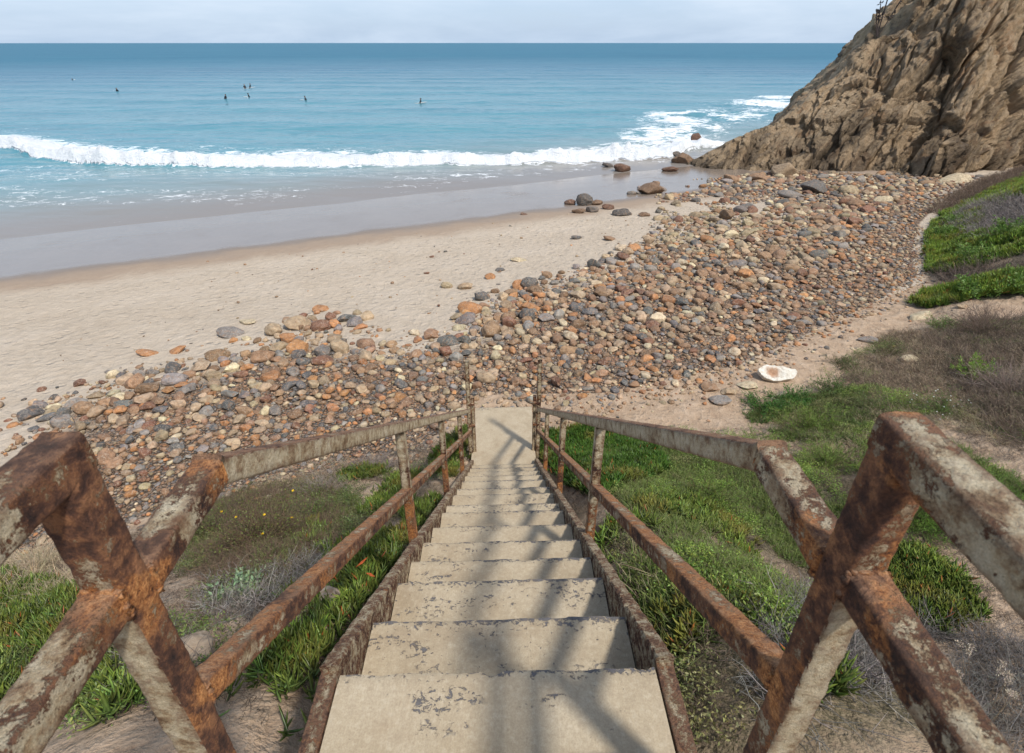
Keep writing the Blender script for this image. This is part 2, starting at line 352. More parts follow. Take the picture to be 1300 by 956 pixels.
# ================================================================ GROUND
def nonuni(a, b, c, n, k):
    """n values from a to b, densest around c"""
    ua = -np.arcsinh((c-a)/k); ub = np.arcsinh((b-c)/k)
    return c+k*np.sinh(np.linspace(ua, ub, n))
COB = [(-40, 512), (0, 512), (60, 503), (105, 487), (160, 470), (215, 462), (255, 447), (300, 437), (345, 428), (352, 412), (395, 396), (440, 396), (470, 415), (505, 428), (560, 420), (582, 392), (625, 370), (690, 350), (745, 338), (790, 318), (822, 300), (838, 275), (832, 252), (800, 246), (812, 236), (872, 228), (950, 222), (1010, 218), (1120, 222), (1250, 224), (1200, 255), (1172, 285), (1165, 320), (1172, 352), (1120, 385), (1030, 430), (945, 468), (870, 500), (790, 512), (735, 535), (690, 548), (600, 535), (560, 572), (440, 604), (330, 636), (230, 652), (100, 692), (0, 738), (-40, 755)]
COBW = poly_px(COB)
PATH = [(1300, 376), (1300, 402), (1180, 408), (1110, 440), (1060, 470), (985, 500), (945, 520), (930, 560), (800, 548), (700, 560), (600, 560), (520, 590), (600, 500), (760, 500), (950, 460), (1120, 380), (1170, 360), (1240, 384)]
PATHW = poly_px(PATH)
def build_ground():
    x = nonuni(-180, 180, 0, 760, 5.0); y = nonuni(-10, 400, 4, 820, 6.0)
    X, Y = np.meshgrid(x, y); Z = height(X, Y)
    s = shore_s(X, Y)
    wet = np.clip(sstep(-6, 1.2, s)*.78+sstep(-1.3, .6, s)*.35, 0, 1)
    # damp patch between the cobbles and the cliff
    inc = inpoly(X, Y, COBW); dc = polydist(X, Y, COBW); fy0 = np.interp(X, FOOT[:, 0], FOOT[:, 1]); il = np.clip((Y-fy0)/7, 0, 1); grav = np.where(inc, (sstep(0, .3+2.2*sstep(.2, .5, il), dc)*.75+.15)*(1-.6*sstep(18, 25, Y)*sstep(17, 10, X))*(1-.35*il), sstep(.7, 0, dc)*.12)
    fy = np.interp(X, FOOT[:, 0], FOOT[:, 1]); soil = sstep(-.9, .6, fy-Y+.4*n2(X, Y, .8, 3, 3))
    pth = np.where(inpoly(X, Y, PATHW), 1, 0); soil = np.maximum(soil, pth)
    soil = np.maximum(soil, sstep(-7, -9, s)*0)
    grav = grav*(1-soil*.75)
    lit = sstep(.3, 1.1, fy-Y)*(1-sstep(.6, .1, polydist(X, Y, PATHW))*pth)*(.30+.9*n2(X, Y, .7, 3, 21))
    lit = np.where(pth > 0, 0, lit)
    Z = Z+.03*grav*n2(X, Y, 2.5, 2, 4)+.016*n2(X, Y, 3.3, 3, 9)*sstep(-1, -6, s)*(1-soil)-.02*sstep(.25, .6, n2(X, Y, 2.2, 1, 19))*sstep(-2, -6, s)*(1-soil)
    V = np.stack([X, Y, Z], -1).reshape(-1, 3)
    o = mesh_arr('ground', V, grid_faces(len(y), len(x)), mat_ground(), attrs={'wet': wet.ravel(), 'gravel': grav.ravel(), 'soil': soil.ravel(), 'litter': np.clip(lit, 0, 1).ravel()})
    tag(o, kind='structure')
build_ground()
# ================================================================ SEA
FRONT = [sea_at(u, v)[:2] for u, v in [(-300, 172), (-120, 180), (0, 188), (40, 199), (130, 207), (260, 210), (400, 209), (560, 209), (650, 208), (760, 205), (850, 201), (872, 192), (930, 185), (1100, 182)]]
FRONT = np.array(FRONT)
FOAMP = np.array([sea_at(u, v)[:2] for u, v in [(740, 206), (872, 196), (905, 182), (960, 158), (1010, 135), (1030, 120), (985, 121), (900, 131), (840, 143), (800, 152), (838, 160), (800, 170)]])
def build_sea():
    na, nr = 1000, 900
    th = np.radians(np.linspace(-66, 66, na)); r = 14*np.exp(np.linspace(0, math.log(9000/14), nr))
    T, R = np.meshgrid(th, r); X = R*np.sin(T); Y = R*np.cos(T)
    Z = np.full(X.shape, -8.0); s = shore_s(X, Y); bed = np.interp(s, SP, SZ)
    off = sstep(8, 24, s); damp = np.exp(-R/500)
    Z += off*damp*(.16*np.sin(Y*.42+1.3*n2(X, Y, .05, 2, 40)+X*.02)+.16*n2(X*.4, Y, .35, 3, 41)+.07*n2(X*.5, Y, 1.3, 3, 42))
    Z += (1-off)*(.012*n2(X*.5, Y, 1.1, 2, 43)+.05*n2(X, Y, .16, 3, 39))
    # a low green swell standing up beside the headland, far ripples
    yf = np.interp(X, FRONT[:, 0], FRONT[:, 1])+.5*n2(X, X*0, .25, 3, 44)+.25*n2(X, X*0, 1.4, 2, 46)
    q = Y-yf
    prof = sstep(-.25, .7, q)*np.exp(-np.clip(q-.7, 0, 99)/2.0)
    H = .66+.42*n2(X, X*0, .16, 3, 45)
    right = sstep(22, 14, X); left = sstep(-70, -55, X)
    lump = fbm(np.stack([X*.9, Y*.9, Z*0], -1), 5, 50, .6)
    Z += prof*H*right*left*(1+.9*lump)
    width = 3.3+1.6*n2(X, X*0, .12, 2, 47)+2.2*sstep(0, 12, X)
    wn = n2(X, Y, .45, 4, 48); foam = sstep(-.3, .15, q+.35*wn)*(.50+.95*sstep(width+.4, width*.35, q+1.6*wn))*sstep(width+4.5, width+.5, q+1.5*wn)*right*left*(1+.25*n2(X, X*0, .3, 3, 49))
    inp = inpoly(X, Y, FOAMP); fd = polydist(X, Y, FOAMP)
    patch = np.where(inp, .40+.20*sstep(0, 3, fd), .40*sstep(4.5, 0, fd))*(.92+.9*n2(X, Y, .16, 3, 61)+.5*n2(X, Y, .6, 3, 65))
    nearcl = sstep(3.5, 0, np.hypot((X-11.5)/1.2, Y-40))*0
    Z += np.where(inp, sstep(0, 3, fd), 0)*.18*lump
    streak = .36*sstep(.50, .75, ridged(np.stack([X*.05, Y*.22, X*0], -1), 3, 62))*sstep(6.5, 10, s)*sstep(20, 5, Y-yf)
    behind = .22*sstep(0, 3, q)*sstep(11, 3, q)
    left_near = .34*sstep(7, 1, np.hypot((X+38)/1.6, Y-35.5))
    edge = .42*np.exp(-((s-8.1-.7*n2(X, Y, .2, 3, 63))/.16)**2)*sstep(-.1, .35, n2(X, Y, .11, 2, 64))
    foam = np.maximum.reduce([foam, patch, streak, behind, left_near, edge])
    dep = np.clip(Z*0-8.0-bed, 0, 3)
    V = np.stack([X, Y, Z], -1).reshape(-1, 3)
    keep = (s > 5.5)
    fcs = grid_faces(nr, na); k = keep.ravel(); fcs = fcs[k[fcs].all(1)]
    used = np.zeros(len(V), bool); used[fcs.ravel()] = True; idx = np.cumsum(used)-1
    o = mesh_arr('sea_water', V[used], idx[fcs], mat_sea(), attrs={'foam': foam.ravel()[used], 'depth': dep.ravel()[used], 'dist': R.ravel()[used]})
    tag(o, kind='structure')
build_sea()
# ================================================================ CLIFF
def build_cliff():
    pts = [((868, 209), (870, 207), 0.2), ((884, 213), (898, 192), 1.2), ((905, 215), (925, 176), 2.2), ((930, 216), (950, 163), 3.2), ((958, 217), (985, 150), 4.2), ((985, 217), (1010, 127), 5.2),
           ((1012, 218), (1030, 105), 6.2), ((1040, 219), (1055, 84), 7.2), ((1070, 220), (1072, 66), 8), ((1100, 221), (1090, 47), 8.6), ((1135, 222), (1112, 29), 9.4), ((1170, 222), (1145, 0), 10.5), ((1215, 223), (1190, -50), 12), ((1270, 224), (1245, -100), 14), ((1340, 224), (1310, -140), 16), ((1450, 224), (1420, -190), 19), ((1650, 224), (1600, -230), 24)]
    foot = []; crest = []
    for f, c, dy in pts:
        g = ground_at(*f)
        if f[0] > 1200: q = ray(*f); yy = 33.2+(f[0]-1200)*.004; g = q*(yy/q[1]); g[2] = min(float(height(g[0], g[1])), -6.3)
        foot.append(g)
        r = ray(*c); crest.append(r*((g[1]+dy)/r[1]))
    foot = np.array(foot); crest = np.array(crest)
    n_u, n_v = 620, 520
    t = np.linspace(0, len(pts)-1, n_u)
    def ip(A): return np.stack([np.interp(t, np.arange(len(pts)), A[:, k]) for k in range(3)], -1)
    def sm(A, w):
        k = np.ones(w)/w; B = np.stack([np.convolve(np.pad(A[:, i], w//2, 'edge'), k, 'valid')[:len(A)] for i in range(3)], -1); return B
    Fo, Cr = sm(ip(foot), 15), sm(ip(crest), 9)
    v = np.concatenate([np.linspace(-.12, 1.0, 440), np.linspace(1.006, 1.5, 80)])
    P = np.zeros((n_v, n_u, 3))
    hgt = Cr[:, 2]-Fo[:, 2]
    for i, vv in enumerate(v):
        if vv <= 1:
            q = Fo*(1-vv)+Cr*vv; q = q.copy(); q[:, 1] -= np.sin(np.clip(vv, 0, 1)*PI)*hgt*.10
            if vv < 0: q = Fo.copy(); q[:, 2] += vv*10
        else:
            w = (vv-1)/.5; q = Cr.copy(); q[:, 1] += w*(8+hgt*1.6); q[:, 0] += w*2; q[:, 2] -= (hgt+2)*w**1.3
        P[i] = q
    du = np.gradient(P, axis=1); dv = np.gradient(P, axis=0); N = np.cross(du, dv); N /= np.linalg.norm(N, axis=-1, keepdims=True)+1e-9
    if N[n_v//3, n_u//2, 1] > 0: N = -N
    ang = .88; ca, sa = math.cos(ang), math.sin(ang)
    def blur(A, k):
        for ax in (0, 1):
            A = np.apply_along_axis(lambda c: np.convolve(np.pad(c, k, 'edge'), np.ones(2*k+1)/(2*k+1), 'valid'), ax, A)
        return A
    N = np.stack([blur(N[..., i], 22) for i in range(3)], -1); N /= np.linalg.norm(N, axis=-1, keepdims=True)
    R = np.stack([P[..., 0]*ca+P[..., 2]*sa, P[..., 1], -P[..., 0]*sa+P[..., 2]*ca], -1)   # strata axis: beds climb to the right
    R = R+.7*np.stack([fbm(P*.13, 2, 80), fbm(P*.13, 2, 81), fbm(P*.13, 2, 82)], -1)+.10*np.stack([fbm(P*1.6, 3, 83), fbm(P*1.6, 3, 84), fbm(P*1.6, 3, 85)], -1)
    amp = np.clip(hgt/10, .30, 1)[None, :]
    def facet(q, seed):
        """blocky rock: every cell is a plane with its own tilt and height"""
        ip_ = np.floor(q); best = np.full(q.shape[:-1], 9e9); val = np.zeros(q.shape[:-1]); sec2 = np.full(q.shape[:-1], 9e9)
        for dx in (-1, 0, 1):
            for dy in (-1, 0, 1):
                for dz in (-1, 0, 1):
                    c = ip_+np.array([dx, dy, dz]); i3 = [c[..., k].astype(np.int64) for k in range(3)]
                    f = c+np.stack([_hash(*i3, seed+k) for k in range(3)], -1); e = q-f; dd = (e**2).sum(-1)
                    tl = np.stack([_hash(*i3, seed+5+k)-.5 for k in range(3)], -1); v_ = _hash(*i3, seed+9)-.5+(e*tl).sum(-1)*1.5
                    m = dd < best; sec2 = np.where(m, best, np.minimum(sec2, dd)); val = np.where(m, v_, val); best = np.where(m, dd, best)
        return val, sstep(.10, 0, np.sqrt(sec2)-np.sqrt(best))
    f1, e1 = facet(R*np.array([.075, .16, .36]), 500); f2, e2 = facet(R*np.array([.22, .35, 1.05]), 520); f3, e3 = facet(R*np.array([.7, .9, 2.9]), 540)
    lump = fbm(P*.16, 3, 72); fine = fbm(P*2.6, 4, 77, .6)
    f4, e4 = facet(R*np.array([1.6, 1.8, 4.2]), 560); fis = 1-np.abs(vnoise(R*np.array([.05, .12, .55]), 90)); fis = sstep(.90, 1.0, fis)*sstep(-.1, .3, fbm(P*.2, 2, 91))
    D = amp*(1.2*lump+1.7*f1+.85*f2-.6*e1-.25*e2-.75*fis)+(.20+.16*amp)*f3+.13*f4+.07*fine
    cr = sstep(.84, 1.0, v)[:, None]
    notch = fbm(np.stack([P[..., 0]*.45, P[..., 1]*.2, P[..., 2]*.45], -1), 4, 88, .6)
    D = (D-.5*amp)*(1-.65*cr)-amp*cr*(1.0-.9*notch)
    P = P+N*D[..., None]
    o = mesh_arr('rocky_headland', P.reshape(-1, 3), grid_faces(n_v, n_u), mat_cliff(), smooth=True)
    tag(o, 'tall brown layered rock headland rising from beach into sea at right', 'cliff')
    return crest
CREST = build_cliff()
# ================================================================ STAIRS
def ST(x, y, z): return np.array([-.030+x-.0142*y, y+.0142*x, z+.019*x])
def noseZ(y): return -.937-.7375*y
def frame_xf(P):
    P = np.asarray(P, float); return np.stack([-.030+P[..., 0]-.0142*P[..., 1], P[..., 1]+.0142*P[..., 0], P[..., 2]+.019*P[..., 0]], -1)
TW = .056
def section(w, h, rad, n=4):
    pts = []
    for cx_, cy_, a0 in ((w/2-rad, h/2-rad, 0), (-w/2+rad, h/2-rad, 90), (-w/2+rad, -h/2+rad, 180), (w/2-rad, -h/2+rad, 270)):
        for k in range(n+1):
            a = math.radians(a0+90*k/n); pts.append((cx_+rad*math.cos(a), cy_+rad*math.sin(a)))
    # extra points along flats
    out = []
    for i in range(len(pts)):
        a, b = np.array(pts[i]), np.array(pts[(i+1) % len(pts)]); L = np.linalg.norm(b-a); m = max(1, int(L/.012))
        for k in range(m): out.append(a+(b-a)*k/m)
    return np.array(out)
def tube(name, path, w, h, mat, parent, ax=(1, 0, 0), rad=.009, step=.02, rough=.0012, welds=(), seed=0):
    """square steel tube swept through stair-space points; ax is its sideways axis"""
    path = [np.array(p, float) for p in path]; sec = section(w, h, rad); ax = np.array(ax, float)
    rings = []; 
    segs = [b-a for a, b in zip(path[:-1], path[1:])]; tans = [s/np.linalg.norm(s) for s in segs]
    for i, (a, b) in enumerate(zip(path[:-1], path[1:])):
        L = np.linalg.norm(b-a); m = max(1, int(L/step)); n0 = np.cross(ax, tans[i]); n0 = n0/np.linalg.norm(n0)
        for k in range(m+1):
            if k == 0 and i > 0: continue
            f = k/m; c = a+(b-a)*f
            if k == m and i < len(segs)-1:
                tb = tans[i]+tans[i+1]; tb /= np.linalg.norm(tb); nb = np.cross(ax, tb); nb /= np.linalg.norm(nb); sc = 1/max(.3, nb@n0); rings.append((c, nb*sc))
            else: rings.append((c, n0))
    C = np.array([r[0] for r in rings]); Nn = np.array([r[1] for r in rings])
    V = C[:, None, :]+ax[None, None, :]*sec[None, :, 0, None]+Nn[:, None, :]*sec[None, :, 1, None]
    dirn = V-C[:, None, :]; ln = np.linalg.norm(dirn, axis=-1, keepdims=True); dirn /= ln
    d = rough*(fbm(V*55, 4, 90+seed, .6)*1.7+np.maximum(0, fbm(V*20, 3, 91+seed))*.9); jt = np.zeros(V.shape[:2])
    for wp, wr in welds:
        dd = np.linalg.norm(V-np.array(wp), axis=-1); d = d+.0035*np.exp(-(dd/wr)**2)*(1+.9*fbm(V*90, 2, 95)); jt = np.maximum(jt, np.exp(-(dd/(wr*1.9))**2)*(1+.5*fbm(V*40, 3, 96)))
    V = V+dirn*d[..., None]
    ed = np.minimum(np.abs(np.abs(sec[:, 0])-w/2), .02)+np.minimum(np.abs(np.abs(sec[:, 1])-h/2), .02); ed = np.exp(-(ed/.008)**2)
    ns = len(sec); nr = len(rings); Vf = V.reshape(-1, 3)
    c0 = len(Vf); Vf = np.vstack([Vf, C[0:1], C[-1:]])
    caps = [(i, (i+1) % ns, c0) for i in range(ns)]+[((nr-1)*ns+(i+1) % ns, (nr-1)*ns+i, c0+1) for i in range(ns)]
    al = np.repeat(np.linspace(0, 1, nr), ns)
    return mesh_arr(name, frame_xf(Vf), (grid_faces(nr, ns, True), np.array(caps)), mat, parent=parent, attrs={'edge': np.append(np.tile(ed, nr), [.3, .3]), 'joint': np.append(jt.ravel(), [0, 0]), 'along': np.append(al, [0, 1])})
def part_from(name, V, Fc, mat, parent, smooth=False): return mesh_arr(name, V, Fc, mat, smooth=smooth, parent=parent)

def curves(P, D, L, B, bend, nseg):
    """quadratic stalks: P + D L t + B bend L t^2"""
    t = np.linspace(0, 1, nseg+1)[None, :, None]
    return P[:, None, :]+D[:, None, :]*(L[:, None, None]*t)+B[:, None, :]*((bend*L)[:, None, None]*t*t)
def norm(v): return v/(np.linalg.norm(v, axis=-1, keepdims=True)+1e-9)
def tubes(C, W, prof, col, m=3, tipcol=None):
    """C: n,k,3 centrelines; W: n widths; prof: k radius factors"""
    n, k, _ = C.shape; T = norm(np.gradient(C, axis=1)); ref = norm(RNG.normal(size=(n, 1, 3))); A = norm(np.cross(T, ref)); Bn = np.cross(T, A)
    ang = 2*PI*np.arange(m)/m; r = (W[:, None]*np.array(prof)[None, :])[..., None, None]
    V = C[:, :, None, :]+r*(A[:, :, None, :]*np.cos(ang)[None, None, :, None]+Bn[:, :, None, :]*np.sin(ang)[None, None, :, None])
    f = grid_faces(k, m, True); Fc = (f[None]+(np.arange(n)*k*m)[:, None, None]).reshape(-1, 4)
    c = np.repeat(col[:, None, :], k, 1)
    if tipcol is not None: tt = np.linspace(0, 1, k)[None, :, None]**1.5; c = c*(1-tt)+tipcol[:, None, :]*tt
    return V.reshape(-1, 3), Fc, np.repeat(c.reshape(-1, 3), m, 0)

TW = .056
NY = [1.2455, 1.617, 1.894, 2.215, 2.568, 2.987, 3.242, 3.687, 4.019, 4.50, 4.87, 5.243, 5.60, 5.96, 6.39]
stairs = empty('beach_stairs', (0, 0, 0), 'steep straight flight of pale worn concrete steps with rusted steel stringers', 'stairs')
def slab(name, x0, x1, y0, y1, ztop, th, mat, parent, nx=60, ny=14, edge=.012, seed=0):
    """slab with a worn, chipped front edge; its object origin is the middle of that edge"""
    xs = np.linspace(x0, x1, nx); ys = np.concatenate([np.linspace(y0, y1-.05, ny), y1-.05+np.linspace(.008, .05, 6)])
    X, Y = np.meshgrid(xs, ys)
    n = fbm(np.stack([X*9, Y*9, np.full(X.shape, seed*3.1)], -1), 4, 100)
    e = np.exp(-(y1-Y)/.012)
    Yt = Y+e*(n*.010-np.maximum(0, n-.25)*.05)
    Z = ztop-e*.006-np.maximum(0, n-.3)*.012*e+.0015*n
    top = np.stack([X, Yt, Z], -1)
    front = top[-1].copy(); front[:, 2] = ztop-th; front[:, 1] -= .004
    back = top[0].copy(); back[:, 2] = ztop-th
    rows = np.concatenate([back[None], top, front[None]], 0); nr = rows.shape[0]
    V = rows.reshape(-1, 3); Fq = grid_faces(nr, nx)
    sides = []
    for j in (0, nx-1):
        col = [i*nx+j for i in range(nr)]
        for i in range(1, nr-2): sides.append((col[0], col[i], col[i+1], col[nr-1]) if j == 0 else (col[nr-1], col[i+1], col[i], col[0]))
    sides = np.array([s for s in sides if len(set(s)) == 4])
    W = frame_xf(V); o0 = frame_xf(np.array([(x0+x1)/2, y1, ztop]))
    o = mesh_arr(name, W-o0, (Fq, sides, np.array([[0, nx-1, (nr-1)*nx+nx-1, (nr-1)*nx]])), mat, smooth=False, parent=parent)
    o.location = o0; return o
HW = .462
prev = .917
for k, y in enumerate(NY[:-1]):
    zt = noseZ(y)
    slab('tread', -HW, HW, prev-.035, y, zt, .055, M_conc, stairs, seed=k)
    prev = y
slab('tread', -HW, HW, .57, .917, noseZ(.917), .09, M_conc, stairs, nx=80, ny=30, seed=40)
slab('landing', -HW, HW, -1.7, .60, noseZ(.64), .12, M_conc, stairs, nx=80, ny=60, seed=42)
for sx in (-1, 1): tube('landing_frame', [(sx*(HW+.031), -1.7, noseZ(.917)-.10), (sx*(HW+.031), .935, noseZ(.917)-.10)], .052, .21, M_string, stairs, rad=.006, step=.012, rough=.003, seed=60+sx)
slab('foot_slab', -.51, .49, NY[-2]-.03, 7.80, -5.65, .16, M_conc, stairs, nx=80, ny=80, seed=41)
def stringer(sx):
    """channel with a flange on top, following the nosings"""
    y0, y1 = .925, 6.35; m = 300; ys = np.linspace(y0, y1, m); out = []
    xi, xo = HW+.005, HW+.058
    prof = [(xi, .055), (xi+.010, .064), (xo-.012, .064), (xo, .052), (xo, -.25), (xo-.045, -.25), (xo-.045, -.05), (xi+.014, -.05), (xi+.006, .0)]
    prof = [(xi, .032), (xi+.006, .040), (xo-.008, .040), (xo, .032), (xo, -.27), (xi, -.27)]
    P2 = []
    for a, b in zip(prof, prof[1:]+prof[:1]):
        a, b = np.array(a), np.array(b); q = max(1, int(np.linalg.norm(b-a)/.02))
        for i in range(q): P2.append(a+(b-a)*i/q)
    P2 = np.array(P2); V = np.zeros((m, len(P2), 3))
    V[..., 0] = P2[None, :, 0]*sx; V[..., 1] = ys[:, None]; V[..., 2] = noseZ(ys)[:, None]+P2[None, :, 1]
    n = fbm(V*34, 4, 120, .6); cen = np.array([(xi+xo)/2*sx, 0, 0])
    V[..., 0] += n*.006*np.sign(V[..., 0]-cen[0]); V[..., 2] += np.where(P2[None, :, 1] > 0, n*.008-np.maximum(0, n-.25)*.04, 0)
    ns = len(P2); Vf = V.reshape(-1, 3)
    q = frame_xf(Vf); c0 = len(q); q = np.vstack([q, q[:ns].mean(0)[None], q[-ns:].mean(0)[None]])
    caps = [(i, (i+1) % ns, c0) for i in range(ns)]+[((m-1)*ns+(i+1) % ns, (m-1)*ns+i, c0+1) for i in range(ns)]
    mesh_arr('stringer', q, (grid_faces(m, ns, True), np.array(caps)), M_string, smooth=False, parent=stairs)
stringer(-1); stringer(1)
def box(name, c, s, mat, parent, bev=.004):
    c = np.array(c, float); s = np.array(s, float)/2
    V = np.array([[i, j, k] for i in (-1, 1) for j in (-1, 1) for k in (-1, 1)], float)*s+c
    Fq = np.array([(0, 1, 3, 2), (4, 6, 7, 5), (0, 4, 5, 1), (2, 3, 7, 6), (0, 2, 6, 4), (1, 5, 7, 3)])
    o = mesh_arr(name, frame_xf(V), Fq, mat, smooth=False, parent=parent)
    if bev: md = o.modifiers.new('bevel', 'BEVEL'); md.width = bev; md.segments = 2
    return o
# ---------------------------------------------------------------- railings
topc = lambda y: -.694-.713*(y-.787); midc = lambda y: -1.0-.700*(y-.54)
PY = [2.25, 3.72, 5.20]
for sx, side in ((-1, 'left'), (1, 'right')):
    rl = empty('stair_railing', (0, 0, 0), f'rusted square tube handrail with flaking paint along the {side} side of the steps', 'railing', 'rusty railings of the stairs')
    x = .525*sx; sd = 1 if sx > 0 else 30
    # landing rail and its mid rail run towards the camera
    tube('landing_rail', [(x, -1.6, -.443), (x, .541, -.443)], TW, TW, M_rustB, rl, rad=.008, step=.008, rough=.0016, welds=[((x, .49, -.471), .03), ((x, .541, -.43), .012)], seed=sd)
    tube('post', [(x, .513, -.458), (x, .513, -2.1)], TW, TW, M_rustA, rl, rad=.008, step=.008, rough=.0018, welds=[((x, .513, -.68), .035), ((x, .53, -.99), .035), ((x, .49, -.48), .02)], seed=sd+1)
    tube('landing_mid_rail', [(x, -1.6, -.672), (x, .497, -.672)], TW*.96, TW*.96, M_rustB, rl, rad=.008, step=.008, rough=.0018, welds=[((x, .487, -.672), .03)], seed=sd+2)
    # short level stub, then the handrail down the stairs
    tube('stub_rail', [(x, .528, -.694), (x, .775, -.694)], TW, TW, M_rustB, rl, rad=.008, step=.008, rough=.0018, welds=[((x, .54, -.694), .03), ((x, .785, -.69), .02)], seed=sd+3)
    tube('handrail', [(x, .762, -.6765), (x, .775, topc(.787)+.000), (x, 6.55, topc(6.55))], TW*.985, TW*.985, M_paint, rl, rad=.008, step=.012, rough=.001, welds=[((x, .78, -.69), .02)], seed=sd+4)
    tube('mid_rail', [(x, .528, midc(.528)), (x, 6.60, midc(6.60))], .052, .052, M_orange, rl, rad=.007, step=.012, rough=.002, welds=[((x, .55, midc(.55)), .03)], seed=sd+5)
    for i, y in enumerate(PY):
        tube('baluster', [(x, y, topc(y)-.030), (x, y, noseZ(y)-.20)], .05, .05, M_post, rl, rad=.007, step=.015, rough=.0012, seed=sd+6+i)
    tube('end_post', [(x, 6.62, -3.97), (x, 6.62, -5.85)], .062, .062, M_rustB, rl, rad=.006, step=.02, rough=.004, seed=sd+12)
    def bead(c, axis, hw):
        sec_ = section(hw*2, hw*2, .008); m = len(sec_); q = np.zeros((1, m*2+1, 3))
        pts = np.array([sec_[(i//2) % m] if i % 2 == 0 else (sec_[(i//2) % m]+sec_[(i//2+1) % m])/2 for i in range(m*2+1)])
        q[0, :, 0] = c[0]+pts[:, 0]
        if axis == 'y': q[0, :, 1] = c[1]; q[0, :, 2] = c[2]+pts[:, 1]
        else: q[0, :, 1] = c[1]+pts[:, 1]; q[0, :, 2] = c[2]
        q = q+.0016*RNG.normal(size=q.shape); pr = 1+.35*np.clip(RNG.normal(size=m*2+1), -1.2, 1.5); pr[-1] = pr[0]
        V_, F_, _ = tubes(q, np.array([.0052]), pr, np.zeros((1, 3)), 7)
        mesh_arr('weld_bead', frame_xf(V_), F_, M_rustA, parent=rl, attrs={'edge': np.zeros(len(V_)), 'joint': np.ones(len(V_))*.8, 'along': np.zeros(len(V_))})
    bead((x, .5425, -.694), 'y', TW/2); bead((x, .4845, -.672), 'y', TW*.48); bead((x, .5425, midc(.5425)), 'y', .026)
    ip = tube('gate_post', [(x-sx*.062, 6.64, -4.62), (x-sx*.062, 6.64, -5.80)], .045, .05, M_rustA, rl, rad=.006, step=.02, rough=.005, seed=sd+13)
    for zz in (-4.72, -5.12): box('bolt_tab', (x-sx*.035, 6.60, zz), (.10, .03, .035), M_rustA, rl)
# ================================================================ STONES
def ico(sub):
    bm = __import__('bmesh').new(); __import__('bmesh').ops.create_icosphere(bm, subdivisions=sub, radius=1)
    V = np.array([v.co[:] for v in bm.verts]); Fc = np.array([[v.index for v in f.verts] for f in bm.faces]); bm.free(); return V, Fc
def stone_shape(V, seed, ang=0):
    o = np.array([seed*7.7, seed*3.3, seed*1.9]); n = fbm(V*.9+o, 3, 200, .5)
    r = 1+.42*n
    W = V*r[:, None]
    rs = np.random.default_rng(seed)
    for _ in range(5+int(ang*7)):                      # flattened facets
        d = rs.normal(size=3); d /= np.linalg.norm(d); k = rs.uniform(.55, .85) if ang else rs.uniform(.70, .95)
        pd = W@d; W = W-np.maximum(0, pd-k)[:, None]*d*(.95 if ang else .75)
    W = W+V*(.03*fbm(V*3+o, 2, 201))[:, None]
    return W
IC = {s: ico(s) for s in (2, 3, 4)}
NPRO = 14
PROTO = {s: [stone_shape(IC[s][0], k+1, 1 if k % 3 != 1 else 0) for k in range(NPRO)] for s in (2, 3, 4)}
PAL = {'rusty orange': srgb(176, 124, 80), 'warm brown': srgb(148, 116, 88), 'light tan': srgb(174, 150, 120), 'mid grey': srgb(134, 127, 120), 'slate grey': srgb(96, 95, 92), 'cream': srgb(200, 182, 148), 'reddish brown': srgb(126, 88, 68), 'ochre': srgb(166, 148, 116)}
PN = list(PAL); PWT = np.array([.11, .30, .25, .12, .08, .05, .06, .03]); PWT = PWT/PWT.sum()
def poisson(areas):
    """throw stones of falling size inside the cobble bank; a later stone may not sit on an earlier one"""
    xmin, ymin = COBW.min(0); xmax, ymax = COBW.max(0); ymin = min(ymin, 4.5)
    cell = .5; G = {}; out = []
    def ok(x, y, r, k):
        ci, cj = int(x/cell), int(y/cell)
        for i in (ci-1, ci, ci+1):
            for j in (cj-1, cj, cj+1):
                for (a, b, c) in G.get((i, j), ()):
                    if (a-x)**2+(b-y)**2 < ((r+c)*k)**2: return False
        return True
    for (n, r0, r1, k, mask) in areas:
        X = RNG.uniform(xmin-1, xmax, n); Y = RNG.uniform(ymin-1, ymax, n); R = r0+(r1-r0)*RNG.random(n)**2.2
        m = mask(X, Y, R); X, Y, R = X[m], Y[m], R[m]
        for x, y, r in zip(X, Y, R):
            if ok(x, y, r, k): out.append((x, y, r)); G.setdefault((int(x/cell), int(y/cell)), []).append((x, y, r))
    return np.array(out)
def cob_field(X, Y):
    inc = inpoly(X, Y, COBW); d = polydist(X, Y, COBW); d = np.where(inc, d, -d)
    s = shore_s(X, Y); fy = np.interp(X, FOOT[:, 0], FOOT[:, 1])
    inland = np.clip((Y-fy)/7.0, 0, 1)                 # 0 at the foot of the bluff, 1 well seaward
    return d, s, inland
def mask_big(X, Y, R):
    d, s, il = cob_field(X, Y); dens = n2(X, Y, .5, 3, 210)
    far = sstep(14, 24, Y)
    gap = sstep(18, 26, Y)*sstep(17, 10, X)
    lim = .05+.21*sstep(.22, .75, il)+.10*far*sstep(.2, .5, il)-.02*sstep(2, 8, X)
    return (d > -.1+.5*dens) & (R < lim*(1+.45*dens)) & (RNG.random(X.shape) < .35+.65*sstep(.1, 1.2, d)) & (dens > -.6+.66*gap)
def mask_mid(X, Y, R):
    d, s, il = cob_field(X, Y); dens = n2(X, Y, .7, 3, 211)
    return (d > .0+.5*dens) & (R < .05+.16*sstep(.0, .55, il)) & (RNG.random(X.shape) < np.maximum(.10+.90*sstep(-.2, 2.2, d+dens*1.6), sstep(.42, .22, il)*sstep(-.1, .5, d))) & (dens > -.7+.85*sstep(18, 26, Y)*sstep(17, 10, X))
